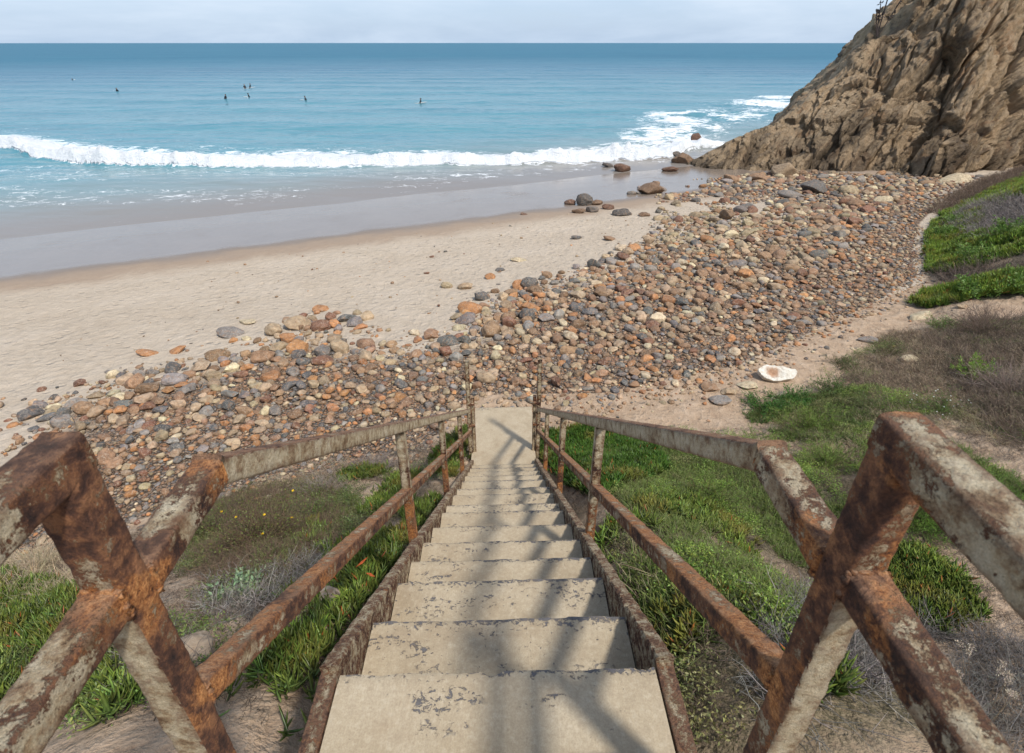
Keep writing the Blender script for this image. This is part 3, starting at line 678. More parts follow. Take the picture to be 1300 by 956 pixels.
def mask_small(X, Y, R):
    d, s, il = cob_field(X, Y); dens = n2(X, Y, .9, 3, 212)
    return (d > -.5+.6*dens) & (np.hypot(X, Y) < 26) & (RNG.random(X.shape) < np.maximum(sstep(-.2, 2.5, d+dens*1.5)*.9+.02, sstep(.42, .22, il)*sstep(-.5, .3, d+.3*dens)))
print('packing stones')
def mask_strewn(X, Y, R):
    return (shore_s(X, Y) < -2) & (Y > np.interp(X, FOOT[:, 0], FOOT[:, 1])-.8) & (X > -16) & (RNG.random(X.shape) < .35)
def mask_path(X, Y, R):
    return (inpoly(X, Y, PATHW)) & (RNG.random(X.shape) < .5+.5*n2(X, Y, 1.2, 2, 77))
ST_ = poisson([(26000, .13, .38, .80, mask_big), (70000, .07, .14, .76, mask_mid), (170000, .028, .07, .72, mask_small), (2600, .015, .07, 1.5, mask_strewn), (26000, .012, .045, 1.2, mask_path)])
print('stones', len(ST_))
sx_, sy_, sr_ = ST_.T
sz_ = height(sx_, sy_)
ug, vg, zg = proj(np.stack([sx_, sy_, sz_], -1))
infr = (ug > -60) & (ug < 1360) & (vg > 20) & (vg < 1020)
# nothing through the stair slab or the railing feet
clear = ~((np.abs(sx_+.12) < .60+sr_*.7) & (sy_ < 7.75+sr_) & (sy_ > 0))
keepm = clear & (np.hypot(sx_, sy_) < 60)
sx_, sy_, sr_, sz_, ug, vg, zg, infr = [a[keepm] for a in (sx_, sy_, sr_, sz_, ug, vg, zg, infr)]
cls = RNG.choice(len(PN), size=len(sx_), p=PWT)
farm = (sy_ > 22) & (RNG.random(len(sx_)) < .5); cls[farm] = RNG.choice([1, 1, 3, 6, 7, 4, 5], size=farm.sum())
ochre = (np.hypot(sx_-8.5, (sy_-22)/1.6) < 3.4) & (RNG.random(len(sx_)) < .3); cls[ochre] = 7
tints = np.array([PAL[PN[c]] for c in cls])*RNG.uniform(.62, 1.18, (len(sx_), 1))*RNG.uniform(.96, 1.04, (len(sx_), 3))
app = np.where(infr & (ug > 5) & (ug < 1295) & (vg < 950), sr_/zg, 0)
# left out of the count of the largest: stones hidden behind the near rails are still there, only as shingle
order = np.argsort(-app); NIND = 262; ind = order[:NIND]; rest = np.setdiff1d(np.arange(len(sx_)), ind)
def stuff_stones(idx, sub, seed):
    Vs = []; Fs = []; Cs = []; off = 0; V0, F0 = IC[sub]; nv = len(V0)
    n = len(idx); rs = np.random.default_rng(seed); pr = rs.integers(0, NPRO, n)
    base = np.array(PROTO[sub])[pr]                       # n,nv,3
    a = rs.uniform(0, 2*PI, n); sc = np.stack([rs.uniform(.85, 1.3, n), rs.uniform(.75, 1.0, n), rs.uniform(.45, .75, n)], -1)*sr_[idx][:, None]
    P = base*sc[:, None, :]
    tl = rs.normal(0, .16, n)
    P2 = P.copy(); P2[..., 1] = P[..., 1]*np.cos(tl)[:, None]-P[..., 2]*np.sin(tl)[:, None]; P2[..., 2] = P[..., 1]*np.sin(tl)[:, None]+P[..., 2]*np.cos(tl)[:, None]
    P = P2; Q = P.copy(); Q[..., 0] = P[..., 0]*np.cos(a)[:, None]-P[..., 1]*np.sin(a)[:, None]; Q[..., 1] = P[..., 0]*np.sin(a)[:, None]+P[..., 1]*np.cos(a)[:, None]
    Q += np.stack([sx_[idx], sy_[idx], sz_[idx]+sc[:, 2]*rs.uniform(.15, .6, n)], -1)[:, None, :]
    V = Q.reshape(-1, 3); Fc = (F0[None]+(np.arange(n)*nv)[:, None, None]).reshape(-1, 3)
    C = np.repeat(tints[idx], nv, 0); return V, Fc, C
bigr = rest[sr_[rest]/np.maximum(zg[rest], 1) > .0058]; smallr = np.setdiff1d(rest, bigr)
A = stuff_stones(bigr, 3, 5); B = stuff_stones(smallr, 2, 6)
tag(mesh_arr('shingle_stones', np.vstack([A[0], B[0]]), np.vstack([A[1], B[1]+len(A[0])]), M_shingle, col=np.vstack([A[2], B[2]])), 'smaller cobbles and pebbles filling the shingle bank', 'shingle', kind='stuff')
print('shingle verts', len(A[0])+len(B[0]))
ME4 = [mesh_arr('cobble', P, IC[4][1], M_stone, link=False) for P in PROTO[4]]
def place_stone(name, loc, r, tint, label, group, k, cat='stone', flat=.62, sink=.35, rot=None, sx=1.15, sy=.9):
    o = bpy.data.objects.new(name, ME4[k % NPRO]); COL.objects.link(o)
    o.scale = (r*sx, r*sy, r*flat); o.location = (loc[0], loc[1], loc[2]+r*flat*sink)
    o.rotation_euler = (random.gauss(0, .12), random.gauss(0, .12), random.uniform(0, 6.28) if rot is None else rot)
    o['tint'] = [float(c) for c in tint]; return tag(o, label, cat, group)
def zone_of(x, y, u, v):
    if x < -.9 and y < 12 and u < 600:
        return 'at the left end of the cobble bank' if u < 170 else ('in the cobble bank above the left railing' if u < 390 else 'between left railing and open sand')
    if y > 24: return 'among far stones below the headland'
    if y > 17: return 'on the far seaward part of the bank'
    if u < 780: return 'just beyond the foot of the stairs'
    if u < 950: return 'in the middle of the bank right of the stairs'
    return 'near the dirt path right of the stairs'
zrank = {}
for i in ind:
    i = int(i); cn = PN[cls[i]]; zn = zone_of(sx_[i], sy_[i], ug[i], vg[i]); key = (cn, zn); r = zrank.get(key, 0); zrank[key] = r+1
    ordn = ['largest', 'second largest', 'third largest', 'fourth largest', 'fifth largest', 'sixth largest', 'seventh largest', 'eighth largest', 'ninth largest', 'tenth largest']
    lab = f'{ordn[r]} {cn} cobble {zn}' if r < 10 else f'smaller {cn} cobble {zn}'
    fl = random.uniform(.5, .75)
    place_stone('cobble', (sx_[i], sy_[i], sz_[i]), sr_[i], tints[i], lab, 'cobbles on the shingle bank', random.randrange(NPRO), flat=fl, sink=random.uniform(.3, .6), sx=random.uniform(.95, 1.3), sy=random.uniform(.78, 1))
# ---- stones that stand apart: (px, py, width in px, tint, flat, label)
HERO = [
 (992, 219, 36, 'light tan', .75, 'big pale brown boulder against the foot of the headland'),
 (1033, 241, 34, 'slate grey', .6, 'large dark grey angular boulder on the far shingle'),
 (1004, 249, 30, 'mid grey', .4, 'flat bluish grey slab beside the dark grey boulder'),
 (962, 227, 24, 'warm brown', .5, 'dark brown boulder left of the big pale boulder'),
 (928, 229, 18, 'warm brown', .7, 'small dark rock standing in wet sand before the headland'),
 (946, 265, 26, 'slate grey', .45, 'smooth blue grey boulder on the far shingle'),
 (1215, 229, 36, 'cream', .4, 'pale flat boulder at the right below the headland'),
 (1122, 256, 20, 'cream', .6, 'white block of stone on the far shingle'),
 (1078, 243, 26, 'ochre', .5, 'greenish rounded boulder right of the dark grey boulder'),
 (825, 242, 34, 'warm brown', .6, 'dark weedy boulder at the seaward tip of the stones'),
 (790, 212, 24, 'reddish brown', .5, 'dark rock at the edge of the white surf'),
 (772, 208, 16, 'slate grey', .4, 'small dark rock left of the one in the surf edge'),
 (850, 216, 18, 'reddish brown', .4, 'low dark rock in the wash below the headland tip'),
 (868, 205, 30, 'warm brown', .7, 'dark jagged rock touching the tip of the headland'),
 (883, 176, 17, 'reddish brown', .9, 'pointed dark rock standing in the foam'),
 (858, 196, 12, 'slate grey', .7, 'small rock in foam behind the headland tip'),
 (742, 257, 20, 'slate grey', .95, 'upright dark stone in the small group on wet sand'),
 (724, 258, 14, 'reddish brown', .6, 'leftmost dark stone of the group on wet sand'),
 (735, 269, 16, 'warm brown', .5, 'low stone at the front left of the wet sand group'),
 (751, 267, 18, 'mid grey', .6, 'rounded stone at the front of the wet sand group'),
 (758, 258, 16, 'warm brown', .6, 'right rear stone of the wet sand group'),
 (773, 264, 14, 'reddish brown', .55, 'rightmost stone of the wet sand group'),
 (790, 271, 24, 'slate grey', .4, 'flat dark stone just right of the wet sand group'),
 (817, 273, 16, 'warm brown', .45, 'brown stone on wet sand nearest the shingle'),
 (732, 302, 15, 'slate grey', .4, 'dark flat stone alone on the middle of the sand'),
 (774, 303, 18, 'warm brown', .35, 'flat brown stone alone on sand near shingle edge'),
 (665, 272, 8, 'reddish brown', .3, 'tiny dark stone on the wet sheen'),
 (658, 330, 20, 'cream', .3, 'pale yellowish flat stone on open sand'),
 (634, 343, 14, 'slate grey', .3, 'thin grey stone on open sand'),
 (622, 352, 13, 'rusty orange', .7, 'small orange stone on open sand above the bank'),
 (567, 363, 14, 'ochre', .6, 'tan stone on open sand left of its neighbour'),
 (591, 364, 19, 'light tan', .5, 'pointed tan stone on sand left of the bank'),
 (542, 347, 7, 'reddish brown', .5, 'tiny reddish stone on open sand'),
 (548, 326, 7, 'reddish brown', .4, 'tiny dark pebble highest on open sand'),
 (634, 345, 6, 'warm brown', .3, 'tiny brown pebble beside the thin grey stone'),
 (633, 361, 5, 'slate grey', .3, 'tiny pebble below the orange stone'),
 (649, 373, 0, 'slate grey', .6, ''),
 (636, 370, 28, 'light tan', .6, ''),
 (673, 362, 24, 'slate grey', .85, 'round dark grey boulder on the seaward edge of the bank'),
 (612, 377, 20, 'slate grey', .75, 'grey boulder at the upper left corner of the bank'),
 (596, 393, 26, 'rusty orange', .7, 'orange brown boulder at the bank corner beside open sand'),
 (672, 391, 28, 'rusty orange', .6, 'large flat orange boulder behind the bank corner'),
 (406, 393, 24, 'rusty orange', .3, 'flat orange stone on sand above left cobbles'),
 (378, 412, 32, 'light tan', .6, 'broad tan boulder on the left seaward edge'),
 (408, 415, 24, 'reddish brown', .6, 'dark brown boulder right of the broad tan one'),
 (293, 423, 34, 'mid grey', .3, 'flat mottled grey stone half buried in sand'),
 (315, 409, 24, 'cream', .25, 'cream flat stone half buried above the grey one'),
 (366, 430, 26, 'rusty orange', .6, 'orange boulder on the left seaward edge'),
 (225, 445, 22, 'rusty orange', .35, 'orange flat stone alone on sand at left'),
 (189, 448, 24, 'rusty orange', .25, 'low half buried orange stone at far left sand'),
 (54, 495, 12, 'reddish brown', .5, 'small dark stone alone on sand at far left'),
 (176, 466, 10, 'warm brown', .4, 'small brown pebble between the two orange stones and bank'),
 (140, 472, 12, 'mid grey', .4, 'small grey stone just off the left cobbles'),
 (84, 535, 26, 'mid grey', .8, 'round speckled grey boulder above the left railing corner'),
 (617, 480, 22, 'light tan', .75, 'rounded pale stone between the two tall end posts'),
 (925, 497, 22, 'light tan', .5, 'tan stone on dirt left of the white rock'),
 (899, 492, 26, 'warm brown', .4, 'flat brown stone on the dirt'),
 (948, 489, 24, 'cream', .3, 'pale sandy stone sunk in dirt beside white rock'),
 (915, 508, 26, 'mid grey', .3, 'light grey flat rock on dirt near the green plants'),
 (1156, 457, 22, 'cream', .45, 'pale stone lying in dry grass on the mound'),
 (1102, 432, 22, 'mid grey', .3, 'grey stone at the edge of the path'),
 (1194, 368, 14, 'cream', .35, 'white stone by the upper green patch'),
 (1222, 389, 12, 'light tan', .6, 'small pink stone at the edge of the upper path'),
 (1170, 402, 24, 'cream', .3, 'pale stone sunk in the path at right'),
 (1008, 402, 20, 'reddish brown', .4, 'reddish flat stone near the path on the bank'),
 (1020, 410, 20, 'mid grey', .4, 'purplish grey flat stone near the path'),
]
for k, (u, v, wpx, tn, fl, lb) in enumerate(HERO):
    if not lb: continue
    g = ground_at(u, v+wpx*fl*.15); d = proj(g)[2]; r = wpx/F*d*.5
    if shore_s(g[0], g[1]) > 9: g = sea_at(u, v+wpx*.2); r = wpx/F*proj(g)[2]*.5
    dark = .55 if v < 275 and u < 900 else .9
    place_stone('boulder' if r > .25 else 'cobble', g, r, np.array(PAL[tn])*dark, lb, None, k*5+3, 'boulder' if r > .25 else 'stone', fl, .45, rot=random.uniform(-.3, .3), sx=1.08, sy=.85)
# white rock with a rusty hollow
def white_rock():
    g = ground_at(984, 482); W = .30; m, n = 40, 72; V = []
    out = lambda t: 1+.13*math.cos(2*t+.4)+.07*math.sin(3*t+1)+.03*math.sin(7*t)
    for i in range(m):
        a = i/(m-1)*PI*.5
        for j in range(n):
            t_ = 2*PI*j/n; q = math.sin(a)**.7*out(t_); V.append((W*1.08*q*math.cos(t_), W*.6*q*math.sin(t_), -.21*math.cos(a)))
    for i in range(m):
        f = 1-i/(m-1)*.999
        for j in range(n):
            t_ = 2*PI*j/n; x = W*1.08*out(t_)*f*math.cos(t_); y = W*.6*out(t_)*f*math.sin(t_)
            q = math.hypot((x+.06)/.20, (y+.01)/.12); V.append((x, y, .015-.06*max(0, 1-q)))
    V = np.array(V); V += (.016*fbm(V*11, 4, 300))[:, None]*np.array([1, 1, 1.]); Rx = math.radians(36)
    y = V[:, 1]*math.cos(Rx)-V[:, 2]*math.sin(Rx); z = V[:, 1]*math.sin(Rx)+V[:, 2]*math.cos(Rx); V[:, 1] = y; V[:, 2] = z+.15
    t = NT('pale_stained_rock'); o = t.obj()
    c = t.ramp(t.noise(o, 14, 6, .7), [(.3, (.33, .27, .2)), (.5, (.62, .57, .48)), (.7, (.74, .70, .62))])
    d = t.n('ShaderNodeVectorMath', {0: t.map(o, scale=(1, 1.55, .4), loc=(.07, -.03, -.07))}, operation='LENGTH').outputs['Value']
    k = t.rng(t.math('ADD', d, t.math('MULTIPLY_ADD', t.noise(o, 9, 6, .75), .22, -.11)), .07, .16, .92, 0)
    c = t.mix(k, c, t.mix(t.noise(o, 30, 5, .7), (.20, .09, .045), (.55, .33, .2)))
    ob = mesh_arr('pale_rock', V, grid_faces(2*m, n, True), t.out(c, .85, t.bump(t.noise(o, 22, 6, .7), .02, .8), .2)); ob.location = tuple(g)
    tag(ob, 'white dish shaped rock with a rusty hollow lying on the dirt', 'rock')
white_rock()
# ================================================================ VEGETATION
def leaves(P, D, L, W, col):
    """folded pointed leaves, 5 verts each"""
    n = len(P); Sd = norm(np.cross(D, RNG.normal(size=(n, 3)))); U = np.cross(Sd, D)
    a = P; b = P+D*(L*.5)[:, None]+Sd*W[:, None]+U*(W*.4)[:, None]; c = P+D*(L*.5)[:, None]-Sd*W[:, None]+U*(W*.4)[:, None]; d = P+D*L[:, None]; e = P+D*(L*.5)[:, None]
    V = np.stack([a, b, c, d, e], 1).reshape(-1, 3); o = (np.arange(n)*5)[:, None, None]
    Fc = (np.array([[0, 4, 1], [1, 4, 3], [0, 2, 4], [2, 3, 4]])[None]+o).reshape(-1, 3)
    return V, Fc, np.repeat(col, 5, 0)
def join(parts):
    V = []; T = []; Q = []; C = []; o = 0
    for v, fs, c in parts:
        V.append(v); C.append(c)
        for f in (fs if isinstance(fs, tuple) else (fs,)): (T if f.shape[1] == 3 else Q).append(f+o)
        o += len(v)
    out = []
    if T: out.append(np.vstack(T))
    if Q: out.append(np.vstack(Q))
    return np.vstack(V), tuple(out), np.vstack(C)
def cvar(base, n, v=.25, h=.08): return np.array(base)[None, :]*RNG.uniform(1-v, 1+v, (n, 1))*RNG.uniform(1-h, 1+h, (n, 3))
def scatter(px, dens, clump=None, seed=0, world=None):
    P = poly_px(px) if world is None else world; lo, hi = P.min(0), P.max(0); n = int((hi-lo).prod()*dens)
    X = RNG.uniform(lo[0], hi[0], n); Y = RNG.uniform(lo[1], hi[1], n); m = inpoly(X, Y, P)
    if clump is not None:
        sc, th, w = clump; q = n2(X, Y, sc, 3, 400+seed); m &= q+RNG.normal(0, .05, n) > th
        edge = polydist(X, Y, P); m &= edge > RNG.random(n)*w
    m &= ~((np.abs(X+.03+.0142*Y) < np.where((Y > 4.9) & (Y < 6.95), .43, .60)) & (Y < 7.9))
    X, Y = X[m], Y[m]; return np.stack([X, Y, height(X, Y)], -1)
def iceplant(G, col, Lr=(.045, .09), mound=.10, seed=0):
    """fleshy finger leaves in tufts on trailing stems"""
    n = len(G); k = 9; base = np.repeat(G, k, 0); N = n*k
    mnd = mound*np.clip(n2(G[:, 0], G[:, 1], 1.6, 3, 450+seed)+.45, 0, 1.2)
    ax = norm(np.stack([RNG.normal(0, .35, n), RNG.normal(-.05, .35, n), np.ones(n)], -1))
    base = base+np.repeat(ax*(mnd+.01)[:, None], k, 0)*RNG.uniform(.5, 1.0, (N, 1))+RNG.normal(0, .010, (N, 3))
    D = norm(np.repeat(ax, k, 0)*.8+RNG.normal(0, .75, (N, 3))*np.array([1, 1, .5]))
    L = RNG.uniform(*Lr, N); W = RNG.uniform(.0048, .0078, N)*(L/.07)**.5
    C = curves(base, D, L, np.tile([[0, 0, 1.]], (N, 1)), np.full(N, .35), 3)
    lf = (1+.55*n2(G[:, 0], G[:, 1], 3.0, 3, 470+seed))[:, None]; dry_ = sstep(.1, .5, n2(G[:, 0], G[:, 1], 2.2, 2, 480+seed))[:, None]*.55
    cg = cvar(col, n, .45, .12)*lf; cg = cg*(1-dry_)+np.array([.16, .15, .05])*dry_
    cc = np.repeat(cg, k, 0)*RNG.uniform(.65, 1.3, (N, 1))
    red = RNG.random(N) < .012; cc[red] = np.array([.22, .09, .035])
    tip = cc*np.array([2.0, 1.55, 1.1])
    return tubes(C, W, (.8, 1.0, .85, .12), cc, 3, tip)
def grass(G, col, Lr=(.08, .22), W=.0022, lean=.5, k=5, tipc=None):
    n = len(G); N = n*k; base = np.repeat(G, k, 0)+RNG.normal(0, .012, (N, 3))*np.array([1, 1, 0])
    D = norm(RNG.normal(0, lean, (N, 3))*np.array([1, 1, 0])+np.array([0, 0, 1.])); L = RNG.uniform(*Lr, N)
    B = norm(RNG.normal(size=(N, 3))*np.array([1, 1, .1])+np.array([0, 0, -.8])); C = curves(base, D, L, B, RNG.uniform(.1, .6, N), 4)
    lf = (1+.6*n2(G[:, 0], G[:, 1], 4.0, 3, 495))[:, None]; cc = np.repeat(cvar(col, n, .4, .15)*lf, k, 0)*RNG.uniform(.6, 1.4, (N, 1))
    return tubes(C, np.full(N, W)*RNG.uniform(.7, 1.3, N), (1, 1, .8, .55, .1), cc, 3, None if tipc is None else cvar(tipc, N, .2))
def twigs(G, col, Lr=(.10, .30), W=.0022, up=.45, k=5):
    n = len(G); N = n*k; base = np.repeat(G, k, 0)+RNG.normal(0, .03, (N, 3))*np.array([1, 1, .4])+np.array([0, 0, .01])
    D = norm(RNG.normal(0, 1, (N, 3))*np.array([1, 1, .5])+np.array([0, 0, up])); L = RNG.uniform(*Lr, N)
    C = curves(base, D, L, norm(RNG.normal(size=(N, 3))), RNG.uniform(-.3, .3, N), 4); C = C+RNG.normal(0, .006, C.shape)
    cc = np.repeat(cvar(col, n, .4, .06), k, 0)*RNG.uniform(.6, 1.4, (N, 1))
    parts = [tubes(C, np.full(N, W)*RNG.uniform(.5, 1.4, N), (1, .9, .8, .6, .3), cc, 3)]
    P2 = C[np.repeat(np.arange(N), 2), RNG.integers(1, 4, 2*N)]; M = 2*N
    C2 = curves(P2, norm(np.repeat(D, 2, 0)+RNG.normal(0, .8, (M, 3))), RNG.uniform(Lr[0]*.3, Lr[1]*.5, M), norm(RNG.normal(size=(M, 3))), RNG.uniform(-.2, .2, M), 2)
    parts.append(tubes(C2, np.full(M, W*.6), (1, .8, .3), np.repeat(cc, 2, 0), 3))
    return join(parts)
def mk(name, part, mat, label, cat, kind='stuff'):
    V, Fc, C = part; return tag(mesh_arr(name, V, Fc, mat, col=C), label, cat, kind=kind)
GR = (.082, .135, .034); GRL = (.10, .18, .035); GRY = (.17, .26, .05); DRK = (.040, .095, .020)
STRAW = (.46, .36, .22); GREYT = (.28, .25, .21); BRT = (.14, .095, .06)

# --- ice plant mats
ice = []
ZONES_ICE = [
 ([(612, 543), (600, 560), (590, 590), (545, 660), (500, 735), (440, 830), (400, 900), (330, 900), (360, 800), (420, 720), (400, 700), (440, 660), (500, 605), (560, 565), (580, 548)], 900, (1.3, .02, .10), GR, .14),
 ([(-60, 700), (0, 722), (110, 745), (130, 800), (200, 850), (310, 860), (400, 870), (420, 960), (-60, 960)], 900, (1.5, -.18, .12), GR, .12),
 ([(290, 800), (370, 760), (420, 745), (440, 790), (400, 860), (320, 870)], 900, (1.6, -.15, .1), GR, .12),
 ([(440, 600), (500, 590), (470, 640), (440, 680), (380, 700), (390, 640)], 700, (1.3, -.05, .1), GR, .10),
 ([(672, 552), (700, 548), (760, 545), (830, 560), (850, 600), (760, 640), (720, 620), (690, 590)], 1100, (1.3, -.35, .06), DRK, .16),
 ([(740, 700), (800, 640), (900, 620), (960, 680), (1000, 760), (940, 880), (850, 960), (800, 800)], 500, (1.3, .12, .15), GR, .12),
 ([(1110, 715), (1160, 690), (1230, 735), (1260, 790), (1200, 810), (1140, 790)], 1000, (1.3, -.3, .1), GR, .14),
 ([(1000, 830), (1060, 850), (1080, 900), (1000, 920), (950, 880)], 900, (1.3, -.2, .1), GR, .12),
]
for k, (pz, dn, cl, c, md) in enumerate(ZONES_ICE):
    G = scatter(pz, dn, cl, k)
    if len(G): ice.append(iceplant(G, c, mound=md, seed=k))
mk('ice_plant_mat', join(ice), M_succ, 'green fleshy ground cover on the bluff beside the stairs', 'ground cover')
# far ice plant on the right hillside, larger pieces since it stands further away
ZONES_FAR = [
 ([(1172, 300), (1185, 275), (1225, 262), (1250, 270), (1240, 300), (1300, 288), (1345, 270), (1345, 318), (1290, 325), (1240, 345), (1195, 352), (1172, 345)], 520, (.8, -.22, .25), GRL, .22),
 ([(1215, 262), (1260, 240), (1300, 222), (1345, 205), (1345, 240), (1300, 255), (1255, 268)], 380, (.8, -.1, .2), GRL, .2),
 ([(1150, 388), (1175, 370), (1240, 360), (1300, 352), (1345, 345), (1345, 372), (1300, 378), (1240, 380), (1185, 392)], 700, (.9, -.3, .15), GRL, .2),
]
far = []
for k, (pz, dn, cl, c, md) in enumerate(ZONES_FAR):
    G = scatter(pz, dn, cl, 20+k)
    if len(G): far.append(iceplant(G, c, Lr=(.08, .16), mound=md, seed=20+k))
mk('ice_plant_patch', join(far), M_succ, 'bright green ground cover patches on the right hillside beyond the path', 'ground cover')
# --- green weedy grass
gz = []
for k, (pz, dn, cl, c, Lr) in enumerate([
 ([(745, 560), (850, 545), (950, 560), (1010, 600), (1080, 640), (1160, 700), (1130, 780), (1000, 830), (930, 960), (850, 960), (800, 820), (790, 740), (830, 680), (760, 620)], 1300, (1.0, -.22, .15), (.135, .215, .045), (.05, .15)),
 ([(940, 525), (1000, 500), (1100, 492), (1120, 530), (1080, 570), (990, 560)], 900, (1.1, -.2, .15), (.085, .16, .035), (.06, .15)),
 ([(780, 720), (840, 700), (870, 850), (860, 960), (800, 860)], 1000, (1.6, -.1, .1), (.14, .21, .05), (.08, .20)),
 ([(220, 640), (300, 615), (420, 610), (470, 640), (400, 720), (300, 770), (230, 720)], 450, (1.4, -.05, .15), (.12, .16, .04), (.05, .14)),
 ([(1080, 560), (1200, 560), (1340, 640), (1340, 760), (1250, 760), (1150, 700)], 900, (1.1, -.1, .15), (.14, .22, .05), (.08, .22)),
 ([(-60, 700), (0, 730), (200, 820), (160, 900), (-60, 960)], 700, (1.2, .0, .1), (.10, .17, .04), (.08, .2))]):
    G = scatter(pz, dn, cl, 40+k)
    if len(G): gz.append(grass(G, c, Lr, .0033, .55, 5, (.20, .22, .07)))
mk('green_grass', join(gz), M_leaf, 'thin green weedy grass on the bluff both sides of the stairs', 'grass')
def weeds(G, col, hmax=.09, L=.018, k=10):
    n = len(G); N = n*k; hh = np.repeat(np.clip(.75+1.3*n2(G[:, 0], G[:, 1], 2.0, 3, 491), .1, 2.0), k); P = np.repeat(G, k, 0)+np.stack([RNG.normal(0, .022, N), RNG.normal(0, .022, N), RNG.random(N)*hmax*hh], -1)
    D = norm(RNG.normal(size=(N, 3))*np.array([1, 1, .5])+np.array([0, 0, .45])); lf = (1+.75*n2(G[:, 0], G[:, 1], 2.5, 4, 490))[:, None]; br = sstep(.05, .35, n2(G[:, 0], G[:, 1], 1.7, 3, 492))[:, None]*.7; col = np.array(col)
    cc = np.repeat((cvar(col, n, .35, .15)*(1-br)+cvar((.20, .155, .085), n, .3, .1)*br)*lf, k, 0)*RNG.uniform(.7, 1.35, (N, 1)); return leaves(P, D, RNG.uniform(.6, 1.5, N)*L, RNG.uniform(.16, .3, N)*L, cc)
wz = []
for k, (pz, dn, cl, c, hm) in enumerate([
 ([(740, 560), (850, 545), (950, 555), (1030, 600), (1100, 650), (1180, 700), (1150, 790), (1000, 840), (930, 960), (850, 960), (800, 820), (770, 700), (830, 680), (760, 620)], 1500, (1.4, .02, .1), (.19, .27, .05), .13),
 ([(960, 540), (1000, 500), (1100, 492), (1220, 520), (1345, 620), (1345, 780), (1230, 760), (1100, 680), (1000, 590)], 1300, (1.4, -.02, .1), (.21, .29, .055), .14),
 ([(760, 650), (860, 700), (920, 860), (880, 960), (830, 960), (790, 800)], 1600, (1.8, -.02, .08), (.18, .25, .055), .09),
 ([(215, 640), (300, 612), (430, 605), (500, 620), (440, 700), (380, 770), (250, 780), (215, 720)], 750, (1.8, -.02, .1), (.13, .15, .05), .12),
 ([(-60, 705), (40, 725), (200, 780), (330, 800), (430, 760), (420, 960), (-60, 960)], 1100, (1.6, -.08, .1), (.15, .20, .05), .09),
 ([(430, 620), (560, 570), (600, 560), (560, 640), (500, 740), (430, 860), (400, 800)], 900, (1.8, .05, .06), (.12, .17, .045), .09),
 ([(1040, 470), (1130, 420), (1345, 400), (1345, 580), (1230, 540), (1100, 500)], 1100, (.9, .04, .15), (.17, .22, .06), .10)]):
    G = scatter(pz, dn, cl, 120+k)
    if len(G): wz.append(weeds(G, c, hm))
mk('low_weeds', join(wz), M_leaf, 'small leaved yellow green weeds covering the slope among the grass', 'weeds')
# --- dry straw grass
dz = []
for k, (pz, dn, cl, c, Lr) in enumerate([
 ([(1060, 450), (1130, 420), (1345, 400), (1345, 560), (1230, 540), (1120, 500), (1070, 480)], 330, (.8, -.25, .2), (.30, .225, .14), (.08, .22)),
 ([(-60, 690), (30, 690), (110, 715), (120, 760), (60, 770), (-60, 760)], 420, (1.4, -.3, .1), STRAW, (.12, .32)),
 ([(400, 580), (480, 575), (540, 572), (500, 610), (440, 625), (400, 640), (330, 640), (300, 620)], 420, (1.3, -.3, .1), (.30, .235, .17), (.04, .11)),
 ([(1000, 560), (1100, 520), (1200, 500), (1290, 560), (1200, 620), (1080, 600)], 260, (1.0, -.1, .2), (.33, .26, .15), (.08, .2)),
 ([(770, 700), (850, 720), (880, 800), (930, 860), (860, 900), (800, 800)], 160, (1.4, .0, .1), STRAW, (.1, .25))]):
    G = scatter(pz, dn, cl, 60+k)
    if len(G): dz.append(grass(G, c, Lr, .0021, .9, 5, (.46, .38, .25)))
mk('dry_grass', join(dz), M_twig, 'straw coloured dry grass on the mound and at the left', 'dry grass')
